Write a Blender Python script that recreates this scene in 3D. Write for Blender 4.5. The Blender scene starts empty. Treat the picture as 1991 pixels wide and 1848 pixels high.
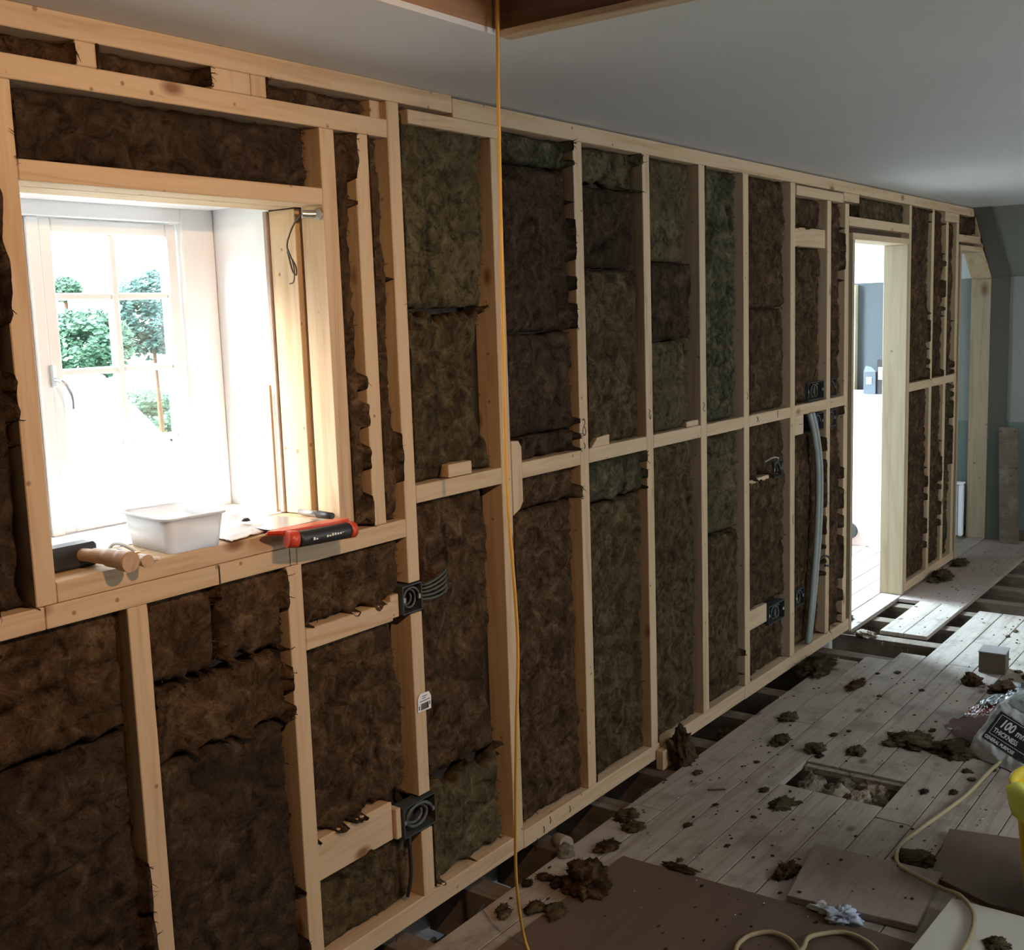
import bpy, bmesh, math, random
from mathutils import Vector, Matrix, noise
random.seed(7)
S = bpy.context.scene
COL = S.collection

# ------------------------------------------------------------------ camera
cam = bpy.data.cameras.new('camera'); co = bpy.data.objects.new('camera', cam); COL.objects.link(co)
F, YAW, PITCH, ROLL = 2183.93, 0.931171, 0.139961, -0.0333246
sy, cy, sp, cp = math.sin(YAW), math.cos(YAW), math.sin(PITCH), math.cos(PITCH)
fw = Vector((sy*cp, cy*cp, -sp)); rt = Vector((cy, -sy, 0)); up = rt.cross(fw)
r2 = math.cos(ROLL)*rt + math.sin(ROLL)*up; u2 = -math.sin(ROLL)*rt + math.cos(ROLL)*up
m = Matrix((r2, u2, -fw)).transposed().to_4x4(); m.translation = (0, -1.9, 1.597)
co.matrix_world = m
cam.sensor_fit = 'HORIZONTAL'; cam.sensor_width = 36; cam.lens = 36*F/1991; cam.clip_start = .02; cam.clip_end = 200
S.camera = co
# ------------------------------------------------------------------ world, lights, exposure
S.view_settings.view_transform = 'Standard'; S.view_settings.look = 'None'
S.view_settings.exposure = 0.0; S.view_settings.gamma = 1.0; S.view_settings.use_curve_mapping = False
w = bpy.data.worlds.new('overcast_sky'); S.world = w; w.use_nodes = True
wn = w.node_tree.nodes['Background']; wn.inputs[0].default_value = (.86, .94, 1, 1); wn.inputs[1].default_value = 10
def area(name, loc, size, size_y, direction, power, color):
    l = bpy.data.lights.new(name, 'AREA'); l.shape = 'RECTANGLE'; l.size = size; l.size_y = size_y
    l.energy = power; l.color = color
    o = bpy.data.objects.new(name, l); COL.objects.link(o); o.location = loc
    o.rotation_euler = Vector(direction).to_track_quat('-Z', 'Y').to_euler(); return o
# daylight entering by the two windows of the wall behind the camera
area('daylight_back_window', (3.3, -3.55, 1.35), .8, .9, (0, 1, -.25), 8.5, (.90, .95, 1))
area('daylight_far_back_window', (6.6, -3.55, 1.35), .8, .9, (-.3, 1, -.2), 3, (.86, .94, 1))
# daylight of the room beyond the doorway, from its rooflight
area('daylight_rooflight', (6.45, 1.9, 2.14), .7, .6, (-.15, -.75, -1), 380, (.60, .82, 1))
# daylight at the window beside the tools; soft sun lamp added to whiten reveal
sun = bpy.data.lights.new('reveal_fill_sun', 'SUN'); sun.energy = 30; sun.angle = math.radians(28); sun.color = (1, .98, .96)
so = bpy.data.objects.new('reveal_fill_sun', sun); COL.objects.link(so); so.location = (-8, 12, 8)
so.rotation_euler = Vector((1.75, -1, -.95)).to_track_quat('-Z', 'Y').to_euler()
po = area('window_portal', (1.5, .47, 1.5), .74, .74, (0, -1, 0), 1, (1, 1, 1)); po.data.cycles.is_portal = True
# warm work lamp hung from the ceiling just above the frame
wl = bpy.data.lights.new('work_lamp', 'SPOT'); wl.energy = 62; wl.color = (1, .60, .31); wl.spot_size = math.radians(104)
wl.spot_blend = .8; wl.shadow_soft_size = .012
wo = bpy.data.objects.new('work_lamp', wl); COL.objects.link(wo); wo.location = (1.18, -1.55, 1.99)
wo.rotation_euler = Vector((.15, 1.55, -.85)).to_track_quat('-Z', 'Y').to_euler()

# ------------------------------------------------------------------ helpers
def tag(o, label=None, cat=None, group=None, kind=None, category=None):
    cat = cat or category
    if label: o['label'] = label
    if cat: o['category'] = cat
    if group: o['group'] = group
    if kind: o['kind'] = kind
    return o
def empty(name, loc=(0, 0, 0), **k):
    o = bpy.data.objects.new(name, None); COL.objects.link(o); o.location = loc; o.empty_display_size = .05
    return tag(o, **k)
def link(name, me, mats, parent=None, loc=(0, 0, 0), **k):
    """link a mesh whose coordinates are relative to loc (world); child keeps world place"""
    if not isinstance(mats, (list, tuple)): mats = [mats]
    for x in mats: me.materials.append(x)
    o = bpy.data.objects.new(name, me); COL.objects.link(o)
    if parent:
        o.parent = parent
        pl = Vector((0, 0, 0)); q = parent
        while q: pl += q.location; q = q.parent
        o.location = Vector(loc) - pl
    else: o.location = loc
    return tag(o, **k)
def bm_mesh(bm, name, smooth=False):
    me = bpy.data.meshes.new(name); bm.to_mesh(me); bm.free()
    if smooth:
        for p in me.polygons: p.use_smooth = True
    return me
def add_box(bm, a, b, bev=0.0, mat=0):
    r = bmesh.ops.create_cube(bm, size=1)
    a = Vector(a); b = Vector(b); c = (a+b)/2; d = b-a
    for v in r['verts']: v.co = Vector((v.co.x*d.x, v.co.y*d.y, v.co.z*d.z)) + c
    fs = {f for v in r['verts'] for f in v.link_faces}
    for f in fs: f.material_index = mat
    if bev:
        es = {e for v in r['verts'] for e in v.link_edges}
        bmesh.ops.bevel(bm, geom=list(es), offset=bev, segments=1, affect='EDGES')
def box(name, x0, x1, y0, y1, z0, z1, mat, parent=None, bev=.0018, warp=0, **k):
    c = Vector(((x0+x1)/2, (y0+y1)/2, (z0+z1)/2)); bm = bmesh.new()
    add_box(bm, Vector((x0, y0, z0))-c, Vector((x1, y1, z1))-c, bev)
    return link(name, bm_mesh(bm, name), mat, parent, c, **k)
def prism(name, poly, lo, hi, axis, mat, parent=None, bev=.0, **k):
    """polygon in the plane normal to axis ('x','y','z'), from lo to hi"""
    def P(a, b, t): return {'x': (t, a, b), 'y': (a, t, b), 'z': (a, b, t)}[axis]
    pts = [Vector(P(a, b, lo)) for a, b in poly] + [Vector(P(a, b, hi)) for a, b in poly]
    c = sum(pts, Vector())/len(pts); bm = bmesh.new(); vs = [bm.verts.new(p-c) for p in pts]; n = len(poly)
    bm.faces.new(vs[:n]); bm.faces.new(vs[n:][::-1])
    for i in range(n): bm.faces.new((vs[i], vs[i+n], vs[(i+1) % n+n], vs[(i+1) % n]))
    bmesh.ops.recalc_face_normals(bm, faces=bm.faces)
    if bev: bmesh.ops.bevel(bm, geom=list(bm.edges), offset=bev, segments=2, affect='EDGES')
    return link(name, bm_mesh(bm, name), mat, parent, c, **k)
def catmull(pts, n=8):
    pts = [Vector(p) for p in pts]
    if len(pts) < 3: return pts
    P = [pts[0]*2-pts[1]] + pts + [pts[-1]*2-pts[-2]]; out = []
    for i in range(1, len(P)-2):
        for j in range(n):
            t = j/n; a, b, c, d = P[i-1:i+3]
            out.append(.5*((2*b)+(c-a)*t+(2*a-5*b+4*c-d)*t*t+(3*b-a-3*c+d)*t**3))
    return out+[pts[-1]]
def add_tube(bm, pts, r, seg=8, mat=0, cap=True):
    pts = [Vector(p) for p in pts]; rings = []; n = None
    rr = r if isinstance(r, (list, tuple)) else [r]*len(pts)
    for i, p in enumerate(pts):
        t = (pts[min(i+1, len(pts)-1)]-pts[max(i-1, 0)]).normalized()
        if n is None: n = t.orthogonal().normalized()
        n = (n - t*n.dot(t)).normalized(); b = t.cross(n)
        rings.append([bm.verts.new(p+(n*math.cos(a)+b*math.sin(a))*rr[i]) for a in [2*math.pi*k/seg for k in range(seg)]])
    for a, b in zip(rings, rings[1:]):
        for k in range(seg):
            f = bm.faces.new((a[k], a[(k+1) % seg], b[(k+1) % seg], b[k])); f.material_index = mat; f.smooth = True
    if cap:
        for R_ in (rings[0][::-1], rings[-1]):
            f = bm.faces.new(R_); f.material_index = mat
def tube(name, pts, r, mat, parent=None, seg=8, smooth=True, n=8, **k):
    pts = catmull(pts, n) if smooth else [Vector(p) for p in pts]
    if isinstance(r, (list, tuple)):
        q = len(r); r = [r[min(int(i*q/len(pts)), q-1)] for i in range(len(pts))]
    c = pts[len(pts)//2].copy(); bm = bmesh.new(); add_tube(bm, [p-c for p in pts], r, seg)
    return link(name, bm_mesh(bm, name), mat, parent, c, **k)
def grid(name, f, nu, nv, mat, parent=None, smooth=True, loc=None, thick=0, **k):
    P = [Vector(f(i/nu, j/nv)) for j in range(nv+1) for i in range(nu+1)]
    c = Vector(loc) if loc else sum(P, Vector())/len(P)
    fa = [(j*(nu+1)+i, j*(nu+1)+i+1, (j+1)*(nu+1)+i+1, (j+1)*(nu+1)+i) for j in range(nv) for i in range(nu)]
    me = bpy.data.meshes.new(name); me.from_pydata([p-c for p in P], [], fa)
    if smooth:
        for p in me.polygons: p.use_smooth = True
    o = link(name, me, mat, parent, c, **k)
    if thick:
        md = o.modifiers.new('solid', 'SOLIDIFY'); md.thickness = thick; md.offset = 0
    return o
# ------------------------------------------------------------------ materials
def mat(name, col, rough=.7, **k):
    m = bpy.data.materials.new(name); m.use_nodes = True; b = m.node_tree.nodes['Principled BSDF']
    b.inputs['Base Color'].default_value = (*col, 1); b.inputs['Roughness'].default_value = rough
    for a, v in k.items():
        b.inputs[a.replace('_', ' ')].default_value = v
    return m
class NT:
    def __init__(s, m): s.m = m; s.t = m.node_tree; s.b = s.t.nodes['Principled BSDF']
    def n(s, ty, **k):
        x = s.t.nodes.new('ShaderNode'+ty)
        for a, v in k.items(): setattr(x, a, v)
        return x
    def l(s, a, b): s.t.links.new(a, b)
    def ramp(s, src, stops):
        r = s.n('ValToRGB'); e = r.color_ramp.elements
        while len(e) < len(stops): e.new(.5)
        for x, (p, c) in zip(e, stops): x.position = p; x.color = (*c, 1) if len(c) == 3 else c
        s.l(src, r.inputs[0]); return r.outputs[0]
    def mix(s, f, a, b, bt='MIX'):
        x = s.n('Mix', data_type='RGBA', blend_type=bt)
        for i, v in ((0, f), (6, a), (7, b)):
            if hasattr(v, 'is_output'): s.l(v, x.inputs[i])
            else: x.inputs[i].default_value = v if i == 0 else (*v, 1)
        return x.outputs[2]
    def coords(s, scale=(1, 1, 1), rnd=True):
        tc = s.n('TexCoord'); mp = s.n('Mapping'); mp.inputs['Scale'].default_value = scale
        if rnd:
            oi = s.n('ObjectInfo'); ad = s.n('VectorMath', operation='ADD'); cx = s.n('CombineXYZ'); mu = s.n('Math', operation='MULTIPLY')
            mu.inputs[1].default_value = 37.; s.l(oi.outputs['Random'], mu.inputs[0])
            for i in range(3): s.l(mu.outputs[0], cx.inputs[i])
            s.l(tc.outputs['Object'], ad.inputs[0]); s.l(cx.outputs[0], ad.inputs[1]); s.l(ad.outputs[0], mp.inputs[0])
        else: s.l(tc.outputs['Object'], mp.inputs[0])
        return mp.outputs[0]
    def noise(s, v, scale, det=4, rough=.55, dist=0):
        x = s.n('TexNoise'); x.inputs['Scale'].default_value = scale; x.inputs['Detail'].default_value = det
        x.inputs['Roughness'].default_value = rough; x.inputs['Distortion'].default_value = dist; s.l(v, x.inputs['Vector']); return x.outputs['Fac']
    def bump(s, h, st=.3, d=.01):
        x = s.n('Bump'); x.inputs['Strength'].default_value = st; x.inputs['Distance'].default_value = d
        s.l(h, x.inputs['Height']); s.l(x.outputs[0], s.b.inputs['Normal'])
def wood(name, axis, light, dark, knot, rough=.75, knots=True, stain=None, kscale=6.5):
    m = mat(name, light, rough); t = NT(m)
    sc = [9, 9, 9]; sc['xyz'.index(axis)] = .55
    v = t.coords(tuple(sc)); g = t.noise(v, 3.2, 5, .6, 1.2)
    c = t.ramp(g, [(.30, dark), (.5, light), (.72, tuple(x*1.07 for x in light))])
    fine = t.noise(v, 14, 3, .6); c = t.mix(t.ramp(fine, [(.35, (.16,)*3), (.6, (0,)*3)]), c, dark)
    hue = t.noise(t.coords((1, 1, 1)), 1.1, 1); c = t.mix(t.ramp(hue, [(.35, (0,)*3), (.7, (.25,)*3)]), c, tuple((a*.5+b*.5) for a, b in zip(light, dark)))
    if knots:
        ks = [1, 1, 1]; ks['xyz'.index(axis)] = .55
        vo = t.n('TexVoronoi'); vo.inputs['Scale'].default_value = kscale; vo.inputs['Randomness'].default_value = 1
        t.l(t.coords(tuple(ks)), vo.inputs['Vector'])
        k = t.ramp(vo.outputs['Distance'], [(.05, (1,)*3), (.085, (.55,)*3), (.13, (0,)*3)])
        c = t.mix(k, c, knot)
        v2 = t.n('TexVoronoi'); v2.inputs['Scale'].default_value = kscale*2.6; t.l(t.coords((1, 1, 1)), v2.inputs['Vector'])
        c = t.mix(t.ramp(v2.outputs['Distance'], [(.06, (.8,)*3), (.10, (0,)*3)]), c, knot)
    if stain:
        sn = t.noise(t.coords((1, 1, 1)), stain[1], 5, .65); c = t.mix(t.ramp(sn, [(.5, (0,)*3), (.68, (stain[2],)*3)]), c, stain[0])
    t.l(c, t.b.inputs['Base Color']); t.bump(g, .12, .004); return m
PL, PD, PK = (.58, .425, .265), (.46, .30, .16), (.22, .105, .04)
PX, PY, PZ = [wood('pine_'+a, a, PL, PD, PK) for a in 'xyz']
BIG = wood('pine_wide_board', 'z', (.42, .325, .205), (.35, .245, .14), (.18, .10, .045), kscale=3.6)
FLOOR = wood('floorboard_wood', 'x', (.385, .325, .27), (.26, .205, .16), (.10, .07, .05), .8, True, ((.15, .12, .095), 7, .6))
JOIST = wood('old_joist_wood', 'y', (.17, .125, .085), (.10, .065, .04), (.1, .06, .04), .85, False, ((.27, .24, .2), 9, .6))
DARKW = wood('dark_old_wood', 'x', (.085, .05, .03), (.05, .028, .017), (.03, .02, .01), .9, False)
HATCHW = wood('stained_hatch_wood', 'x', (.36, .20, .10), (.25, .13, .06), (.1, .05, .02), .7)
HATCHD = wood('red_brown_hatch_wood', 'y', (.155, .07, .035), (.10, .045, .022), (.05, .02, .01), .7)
HARDB = wood('hardboard_brown', 'x', (.125, .078, .052), (.10, .062, .04), (.1, .06, .04), .75, False, ((.12, .08, .055), 5, .5))
PLY = wood('plywood_grey', 'x', (.30, .235, .19), (.245, .185, .145), (.1, .07, .05), .8, False, ((.16, .12, .1), 6, .5))
CHIP = wood('chipboard_pinkish', 'x', (.36, .275, .235), (.30, .225, .185), (.1, .07, .05), .8, False, ((.2, .16, .135), 5, .5))
def wool_mat(name, a, b, c2, hi):
    m = mat(name, a, 1.0); t = NT(m); m.node_tree.nodes['Principled BSDF'].inputs['Specular IOR Level'].default_value = .05
    v = t.coords((1, 1, 1.0)); n1 = t.noise(v, 17, 7, .72, .9)
    c = t.ramp(n1, [(.34, b), (.48, a), (.58, c2), (.70, hi)])
    n2 = t.noise(v, 46, 5, .75, .8); c = t.mix(t.ramp(n2, [(.33, (.75,)*3), (.48, (0,)*3)]), c, tuple(x*.4 for x in b))
    n4 = t.noise(v, 3.0, 3, .6); c = t.mix(t.ramp(n4, [(.5, (0,)*3), (.72, (.55,)*3)]), c, tuple(x*.55 for x in a))
    t.l(c, t.b.inputs['Base Color']); n3 = t.noise(v, 120, 4, .8, .5); 
    ad = t.n('Math', operation='ADD'); t.l(n2, ad.inputs[0]); t.l(n3, ad.inputs[1]); t.bump(ad.outputs[0], .8, .008); return m
WB = wool_mat('wool_brown', (0.0758, 0.0455, 0.0246), (0.0248, 0.0140, 0.0077), (0.1175, 0.0725, 0.0389), (0.1996, 0.1353, 0.0712))
WG = wool_mat('wool_olive', (0.0998, 0.0779, 0.0401), (0.0336, 0.0240, 0.0120), (0.1411, 0.1138, 0.0609), (0.2237, 0.1827, 0.1056))
WD = wool_mat('wool_dark_green', (0.0728, 0.0656, 0.0363), (0.0210, 0.0184, 0.0098), (0.1210, 0.1104, 0.0635), (0.2142, 0.1928, 0.1166))
WM = wool_mat('wool_brown_green', (0.0789, 0.0548, 0.0277), (0.0273, 0.0171, 0.0089), (0.1217, 0.0914, 0.0468), (0.1878, 0.1555, 0.0803))
WK = wool_mat('wool_dark_brown', (0.0534, 0.0354, 0.0222), (0.0195, 0.0117, 0.0077), (0.0798, 0.0526, 0.0325), (0.1331, 0.0887, 0.0548))
WP = wool_mat('wool_pale', (0.2400, 0.2150, 0.1500), (0.1200, 0.1000, 0.0650), (0.3200, 0.2900, 0.2200), (0.4200, 0.4000, 0.3300))
WR = wool_mat('rubble_pale', (0.4200, 0.3400, 0.2500), (0.1300, 0.0950, 0.0600), (0.4000, 0.3400, 0.2600), (0.5000, 0.4500, 0.3800))
def plaster(name, col, var=.06, rough=.9):
    m = mat(name, col, rough); t = NT(m); n = t.noise(t.coords((1, 1, 1), False), 2.5, 5, .6)
    t.l(t.ramp(n, [(.3, tuple(x*(1-var) for x in col)), (.7, tuple(min(1, x*(1+var)) for x in col))]), t.b.inputs['Base Color'])
    t.bump(t.noise(t.coords((1, 1, 1), False), 60, 3), .1, .002); return m
CEIL = plaster('ceiling_plaster', (.66, .655, .635), .03)
WALLP = plaster('wall_plaster_grey_green', (.20, .205, .175))
WALLU = plaster('wall_pale_blue', (.29, .295, .265)); WALLD = plaster('wall_dado_green', (.18, .215, .18))
WHITE = plaster('white_plaster', (.86, .86, .86), .02); BROWNP = plaster('plaster_dark_brown', (.10, .09, .068))
PWHITE = mat('white_gloss_paint', (.90, .91, .92), .35); PINK = plaster('pink_patch_plaster', (.62, .42, .36))
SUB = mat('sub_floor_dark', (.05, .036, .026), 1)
BLACKP = mat('black_plastic', (.02, .022, .024), .45); BOXM = mat('grey_back_box_plastic', (.045, .055, .055), .5)
CABLE = mat('grey_cable', (.07, .078, .07), .5); CABLEL = mat('pale_grey_cable', (.30, .32, .30), .5)
ROPE = mat('yellow_rope', (.62, .36, .07), .7); CORD = mat('dull_yellow_cord', (.40, .32, .17), .6)
RED = mat('red_plastic', (.62, .07, .03), .35); STEEL = mat('steel', (.55, .57, .6), .3, Metallic=.9)
BRASS = mat('brass', (.6, .42, .15), .35, Metallic=.8); HEAD = mat('black_painted_iron', (.022, .025, .03), .5)
HANDLE = wood('hammer_handle_wood', 'y', (.50, .33, .19), (.36, .22, .12), (.2, .1, .05), .5, False)
TUBM = mat('frosted_plastic', (.93, .94, .95), .3, Transmission_Weight=.5, IOR=1.2)
PAPER = mat('white_paper', (.82, .82, .83), .6); YEL = mat('yellow_rubber', (.66, .48, .008), .5); LIME = mat('lime_rubber', (.70, .74, .10), .5)
CARD = mat('cardboard_shaded', (.12, .085, .06), .9); CARDT = mat('cardboard_pale', (.22, .19, .17), .9)
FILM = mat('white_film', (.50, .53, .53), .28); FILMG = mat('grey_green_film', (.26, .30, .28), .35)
FILMR = mat('red_film', (.42, .10, .07), .18); FILMC = mat('clear_film', (.50, .40, .38), .15, Transmission_Weight=.75, IOR=1.05)
BLKF = mat('black_print', (.012, .018, .018), .6); PRW = mat('white_print', (.80, .83, .82), .5); BLUEF = mat('pale_blue_film', (.52, .58, .72), .3)
GLASS = mat('window_glass', (1, 1, 1), .0)
_t = GLASS.node_tree; _tr = _t.nodes.new('ShaderNodeBsdfTransparent'); _gl = _t.nodes.new('ShaderNodeBsdfGlossy'); _mx = _t.nodes.new('ShaderNodeMixShader')
_gl.inputs['Roughness'].default_value = .02; _mx.inputs[0].default_value = .06
_t.links.new(_tr.outputs[0], _mx.inputs[1]); _t.links.new(_gl.outputs[0], _mx.inputs[2]); _t.links.new(_mx.outputs[0], _t.nodes['Material Output'].inputs[0])
INK = mat('pencil_ink', (.06, .05, .045), .8)

# ------------------------------------------------------------------ structure: floor
fl = empty('floor', (3, -1.8, 0), kind='structure')
JX = [1.03, 1.36, 1.69, 2.02, 2.36, 2.69, 3.03, 3.345, 3.67, 4.01, 4.345, 4.69, 5.02, 5.355, 5.68, 6.0, 6.315, 6.655, 6.99, 7.32, 7.66]
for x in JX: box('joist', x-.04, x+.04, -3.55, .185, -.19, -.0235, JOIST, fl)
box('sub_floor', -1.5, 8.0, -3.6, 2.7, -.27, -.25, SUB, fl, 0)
Y0, PW = -.092, .1163
def boards(k, x0, x1, dy=0.0, mt=FLOOR, z=0.0):
    a = Y0 - k*PW + dy
    box('floorboard', x0+.0015, x1-.0015, a-PW+.0034, a, -.022+z, z-random.random()*.0012, mt, fl, .0016)
ends = {0: [-1.5, 1.0, 3.03, 4.86], 1: [-1.5, 2.02, 4.01, 4.95], 2: [-1.5, .5, 2.69, 5.09]}
for k in (0, 1, 2):
    e = ends[k]
    for a, b in zip(e, e[1:]): boards(k, a, b)
for k in (3, 4, 5):                                   # the cut-out between two joists
    for a, b in ((-1.5, 1.2+.3*k), (1.2+.3*k, 3.43), (3.66, 4.69 + .33*(k-3)), (4.69+.33*(k-3), 6.0)): boards(k, a, b)
for k in range(6, 29):
    e = [-1.5] + [x for x in ([1.36, 3.345, 5.02] if k % 3 == 0 else [2.36, 4.345] if k % 3 == 1 else [.6, 3.03, 5.02])] + [6.0 if k < 12 else 7.94]
    for a, b in zip(e, e[1:]): boards(k, a, b)
for y0, y1 in ((-.121, -.235), (-.2365, -.35)):       # the pair of boards in front of the doorway
    box('floorboard', 5.40, 6.055, y1, y0, -.020, .0, FLOOR, fl)
box('floor_panel', 6.06, 7.93, -.352, -.003, -.022, -.001, CHIP, fl, label='pinkish chipboard floor panel')
for i in range(3): box('floorboard', 5.337, 7.93, .002+i*.118, .116+i*.118, -.022, 0, FLOOR, fl)
for i in range(17): box('floorboard', 3.9, 7.93, .36+i*.118, .474+i*.118, -.022, 0, FLOOR, fl)
bm = bmesh.new()                                      # splintered ends of the cut boards
for i in range(16):
    x, y = 5.335+random.uniform(-.015, .02), -.11-random.random()*.2; L_ = random.uniform(.02, .06)
    add_tube(bm, [(x, y, -.02), (x-.01, y+random.uniform(-.01, .01), -.02-L_)], random.uniform(.001, .003), 4)
link('splinters', bm_mesh(bm, 'splinters'), FLOOR, fl, kind='stuff')

# ------------------------------------------------------------------ structure: ceiling, walls of the room
H = 2.17
ce = empty('ceiling', (3, -1.8, H), kind='structure')
HX0, HX1, HY0, HY1 = .55, 1.95, -1.7, -.46
for a in ((-1.5, HX0, -3.6, .19), (HX1, 7.45, -3.6, .19), (HX0, HX1, HY1, .19), (HX0, HX1, -3.6, HY0)):
    box('plasterboard', a[0], a[1], a[2], a[3], H, H+.012, CEIL, ce, 0)
prism('sloping_ceiling', [(7.45, H), (7.95, 1.745), (7.95, 1.765), (7.46, H+.012)], -3.6, .08, 'y', WALLP, ce)
prism('sloping_ceiling', [(7.45, H), (7.95, 1.745), (7.95, 1.765), (7.46, H+.012)], .081, 2.6, 'y', WHITE, ce)
box('plasterboard', 3.9, 7.45, .19, .9, H, H+.012, WHITE, ce, 0)
box('plasterboard', 3.9, 6.0, .9, 2.6, H, H+.012, WHITE, ce, 0); box('plasterboard', 6.9, 7.45, .9, 2.6, H, H+.012, WHITE, ce, 0)
box('plasterboard', 6.0, 6.9, .9, 1.5, H, H+.012, WHITE, ce, 0); box('plasterboard', 6.0, 6.9, 2.3, 2.6, H, H+.012, WHITE, ce, 0)
box('roof_cover', -1.5, 7.95, -3.6, .6, 2.75, 2.78, DARKW, ce, 0)  # unseen dark cover added over the loft against sky light leaks
box('roof_cover', 3.9, 7.95, .6, 2.6, 2.35, 2.38, WHITE, ce, 0)
# hatch trimmers: trim pieces round the loft opening
tr = empty('trim_1', (HX1, HY1, H), kind='structure')
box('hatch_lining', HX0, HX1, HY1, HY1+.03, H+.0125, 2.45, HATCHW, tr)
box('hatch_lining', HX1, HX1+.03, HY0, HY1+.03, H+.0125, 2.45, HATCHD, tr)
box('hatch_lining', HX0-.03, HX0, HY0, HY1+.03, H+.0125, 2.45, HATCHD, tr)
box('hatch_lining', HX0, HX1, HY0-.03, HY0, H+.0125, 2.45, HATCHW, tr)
box('hatch_batten', HX1-.012, HX1+.03, HY0, HY1, H-.002, H+.012, PY, tr)
wb = empty('wall_back', (3, -3.6, 0), kind='structure')
for x0, x1, z0, z1 in ((-1.5, 2.8, -.2, H), (3.8, 6.1, -.2, H), (7.1, 7.95, -.2, H), (2.8, 3.8, -.2, .85), (2.8, 3.8, 1.85, H), (6.1, 7.1, -.2, .85), (6.1, 7.1, 1.85, H)):
    box('plaster_panel', x0, x1, -3.72, -3.6, z0, z1, WALLP, wb, 0)
wlft = box('wall_near', -1.62, -1.5, -3.72, .6, -.2, 2.5, WALLP, None, 0, kind='structure')
we = empty('wall_end', (7.95, 0, 0), kind='structure')
box('upper_wall', 7.945, 8.05, -3.6, .36, .796, 2.4, WALLU, we, 0); box('shaded_wall', 7.945, 8.05, .361, 2.6, .796, 2.4, plaster('plaster_shade_grey', (.06, .061, .057)), we, 0)  # next-room part of the end wall coloured darker to stand for shade
box('wall_light_block', 7.05, 7.94, .30, .36, -.2, H, WALLU, None, 0, kind='structure')  # unseen wall added to keep the rooflight off the far opening
box('dado', 7.94, 8.05, -3.6, 2.6, .07, .796, WALLD, we, 0)
box('wall_foot', 7.93, 8.05, -3.6, 2.6, -.25, .07, BROWNP, we, 0)
prism('trim_2', [(7.445, 2.168), (7.937, 1.752), (7.937, 0.001), (7.90, 0.001), (7.90, 1.75), (7.405, 2.168)], -.11, -.002, 'y', BROWNP, None, kind='structure')  # dark brown strip set against the end wall, following the slope
# masonry behind the stud frame and the room beyond the doorway
wo_ = empty('wall_outer', (3, .3, 0), kind='structure')
for x0, x1, z0, z1, y0, y1 in ((-1.5, 1.10, -.25, 2.2, .196, .46), (1.875, 5.30, -.25, H, .196, .46), (1.10, 1.875, 1.889, H, .196, .46), (1.10, 1.875, -.25, 1.115, .196, .46), (5.30, 6.16, 1.94, H, .085, .125), (6.16, 7.15, -.25, H, .085, .125), (7.15, 7.94, 1.945, H, .085, .125), (5.26, 5.304, -.2, H, .085, .30)):
    box('masonry', x0, x1, y0, y1, z0, z1, WHITE, wo_, 0)
box('wall_next_room', 3.85, 3.9, .44, 2.6, -.25, 2.4, WHITE, None, 0, kind='structure')
box('wall_next_back', 3.85, 8.05, 2.6, 2.66, -.25, 2.4, WHITE, None, 0, kind='structure')

# ------------------------------------------------------------------ structure: stud frame
wf = empty('wall_left', (3.3, 0, 0), kind='structure')
def T(name, x0, x1, z0, z1, m_, y0=0, y1=.075, lab=None):
    o = box(name, x0, x1, y0, y1, z0, z1, m_, wf)
    if lab: o['label'] = lab
    return o
T('top_plate', -1.5, 2.347, 2.125, 2.1695, PX); T('top_plate', 2.349, 7.44, 2.115, 2.1635, PX)
T('head_plate', -1.5, 2.094, 2.037, 2.080, PX)
for a, b in ((.93, .975), (1.26, 1.304), (1.568, 1.672), (1.6735, 1.716)): T('packer', a, b, 2.0805, 2.1245, PZ)
T('packer', 2.058, 2.0945, 2.0805, 2.1245, PZ, .02)
T('stud', .97, 1.014, 1.0975, 2.0365, PZ); T('stud', 1.085, 1.127, 1.0975, 2.0365, PZ)
T('window_header', 1.1275, 1.8655, 1.8645, 1.902, PX)
T('stud', 1.866, 1.912, 1.0975, 2.0365, PZ); T('stud', 1.978, 2.024, 1.0975, 2.0365, PZ)
T('stud', 2.095, 2.139, .928, 2.1245, PZ); T('stud', 2.097, 2.141, .352, .846, PZ); T('stud', 2.099, 2.144, .0695, .252, PZ)
T('sill_plate', -1.5, 1.1, 1.053, 1.0965, PX); T('sill_plate', 1.101, 1.5, 1.053, 1.0965, PX); T('sill_plate', 1.501, 1.7205, 1.0535, 1.0965, PX); T('sill_plate', 1.7215, 2.0945, 1.05, 1.0965, PX)
T('sill_board', 1.128, 1.8655, 1.0975, 1.137, PX, .0005, .09); T('sill_board', 1.128, 1.868, 1.0975, 1.136, PX, .0905, .19)
for a, b in ((.87, .915), (1.272, 1.319), (1.687, 1.734)): T('stud', a, b, .0695, 1.0525, PZ)
T('noggin', 1.7345, 2.031, .845, .895, PX); T('noggin', 1.7345, 2.004, .268, .372, PX, .012)
T('bracket_block', 2.032, 2.063, .848, .908, PX, .008); T('bracket_block', 2.0055, 2.024, .268, .35, PX, .0)
T('bottom_plate', -1.5, 2.505, .016, .069, PX); T('bottom_plate', 2.553, 4.10, .014, .0685, PX); T('bottom_plate', 4.101, 5.30, .012, .0675, PX); T('bottom_plate', 6.159, 7.14, .008, .058, PX)
T('stud', 2.506, 2.552, .016, 2.0795, PZ)
for a, b, z1 in ((2.915, 2.963, 2.1145), (3.330, 3.376, 2.1145), (3.733, 3.780, 2.1145), (4.104, 4.152, 2.1145), (4.567, 4.616, 2.1145), (4.984, 5.030, 2.065), (5.206, 5.257, 2.065)):
    T('stud', a, b, .069, z1, PZ)
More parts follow.
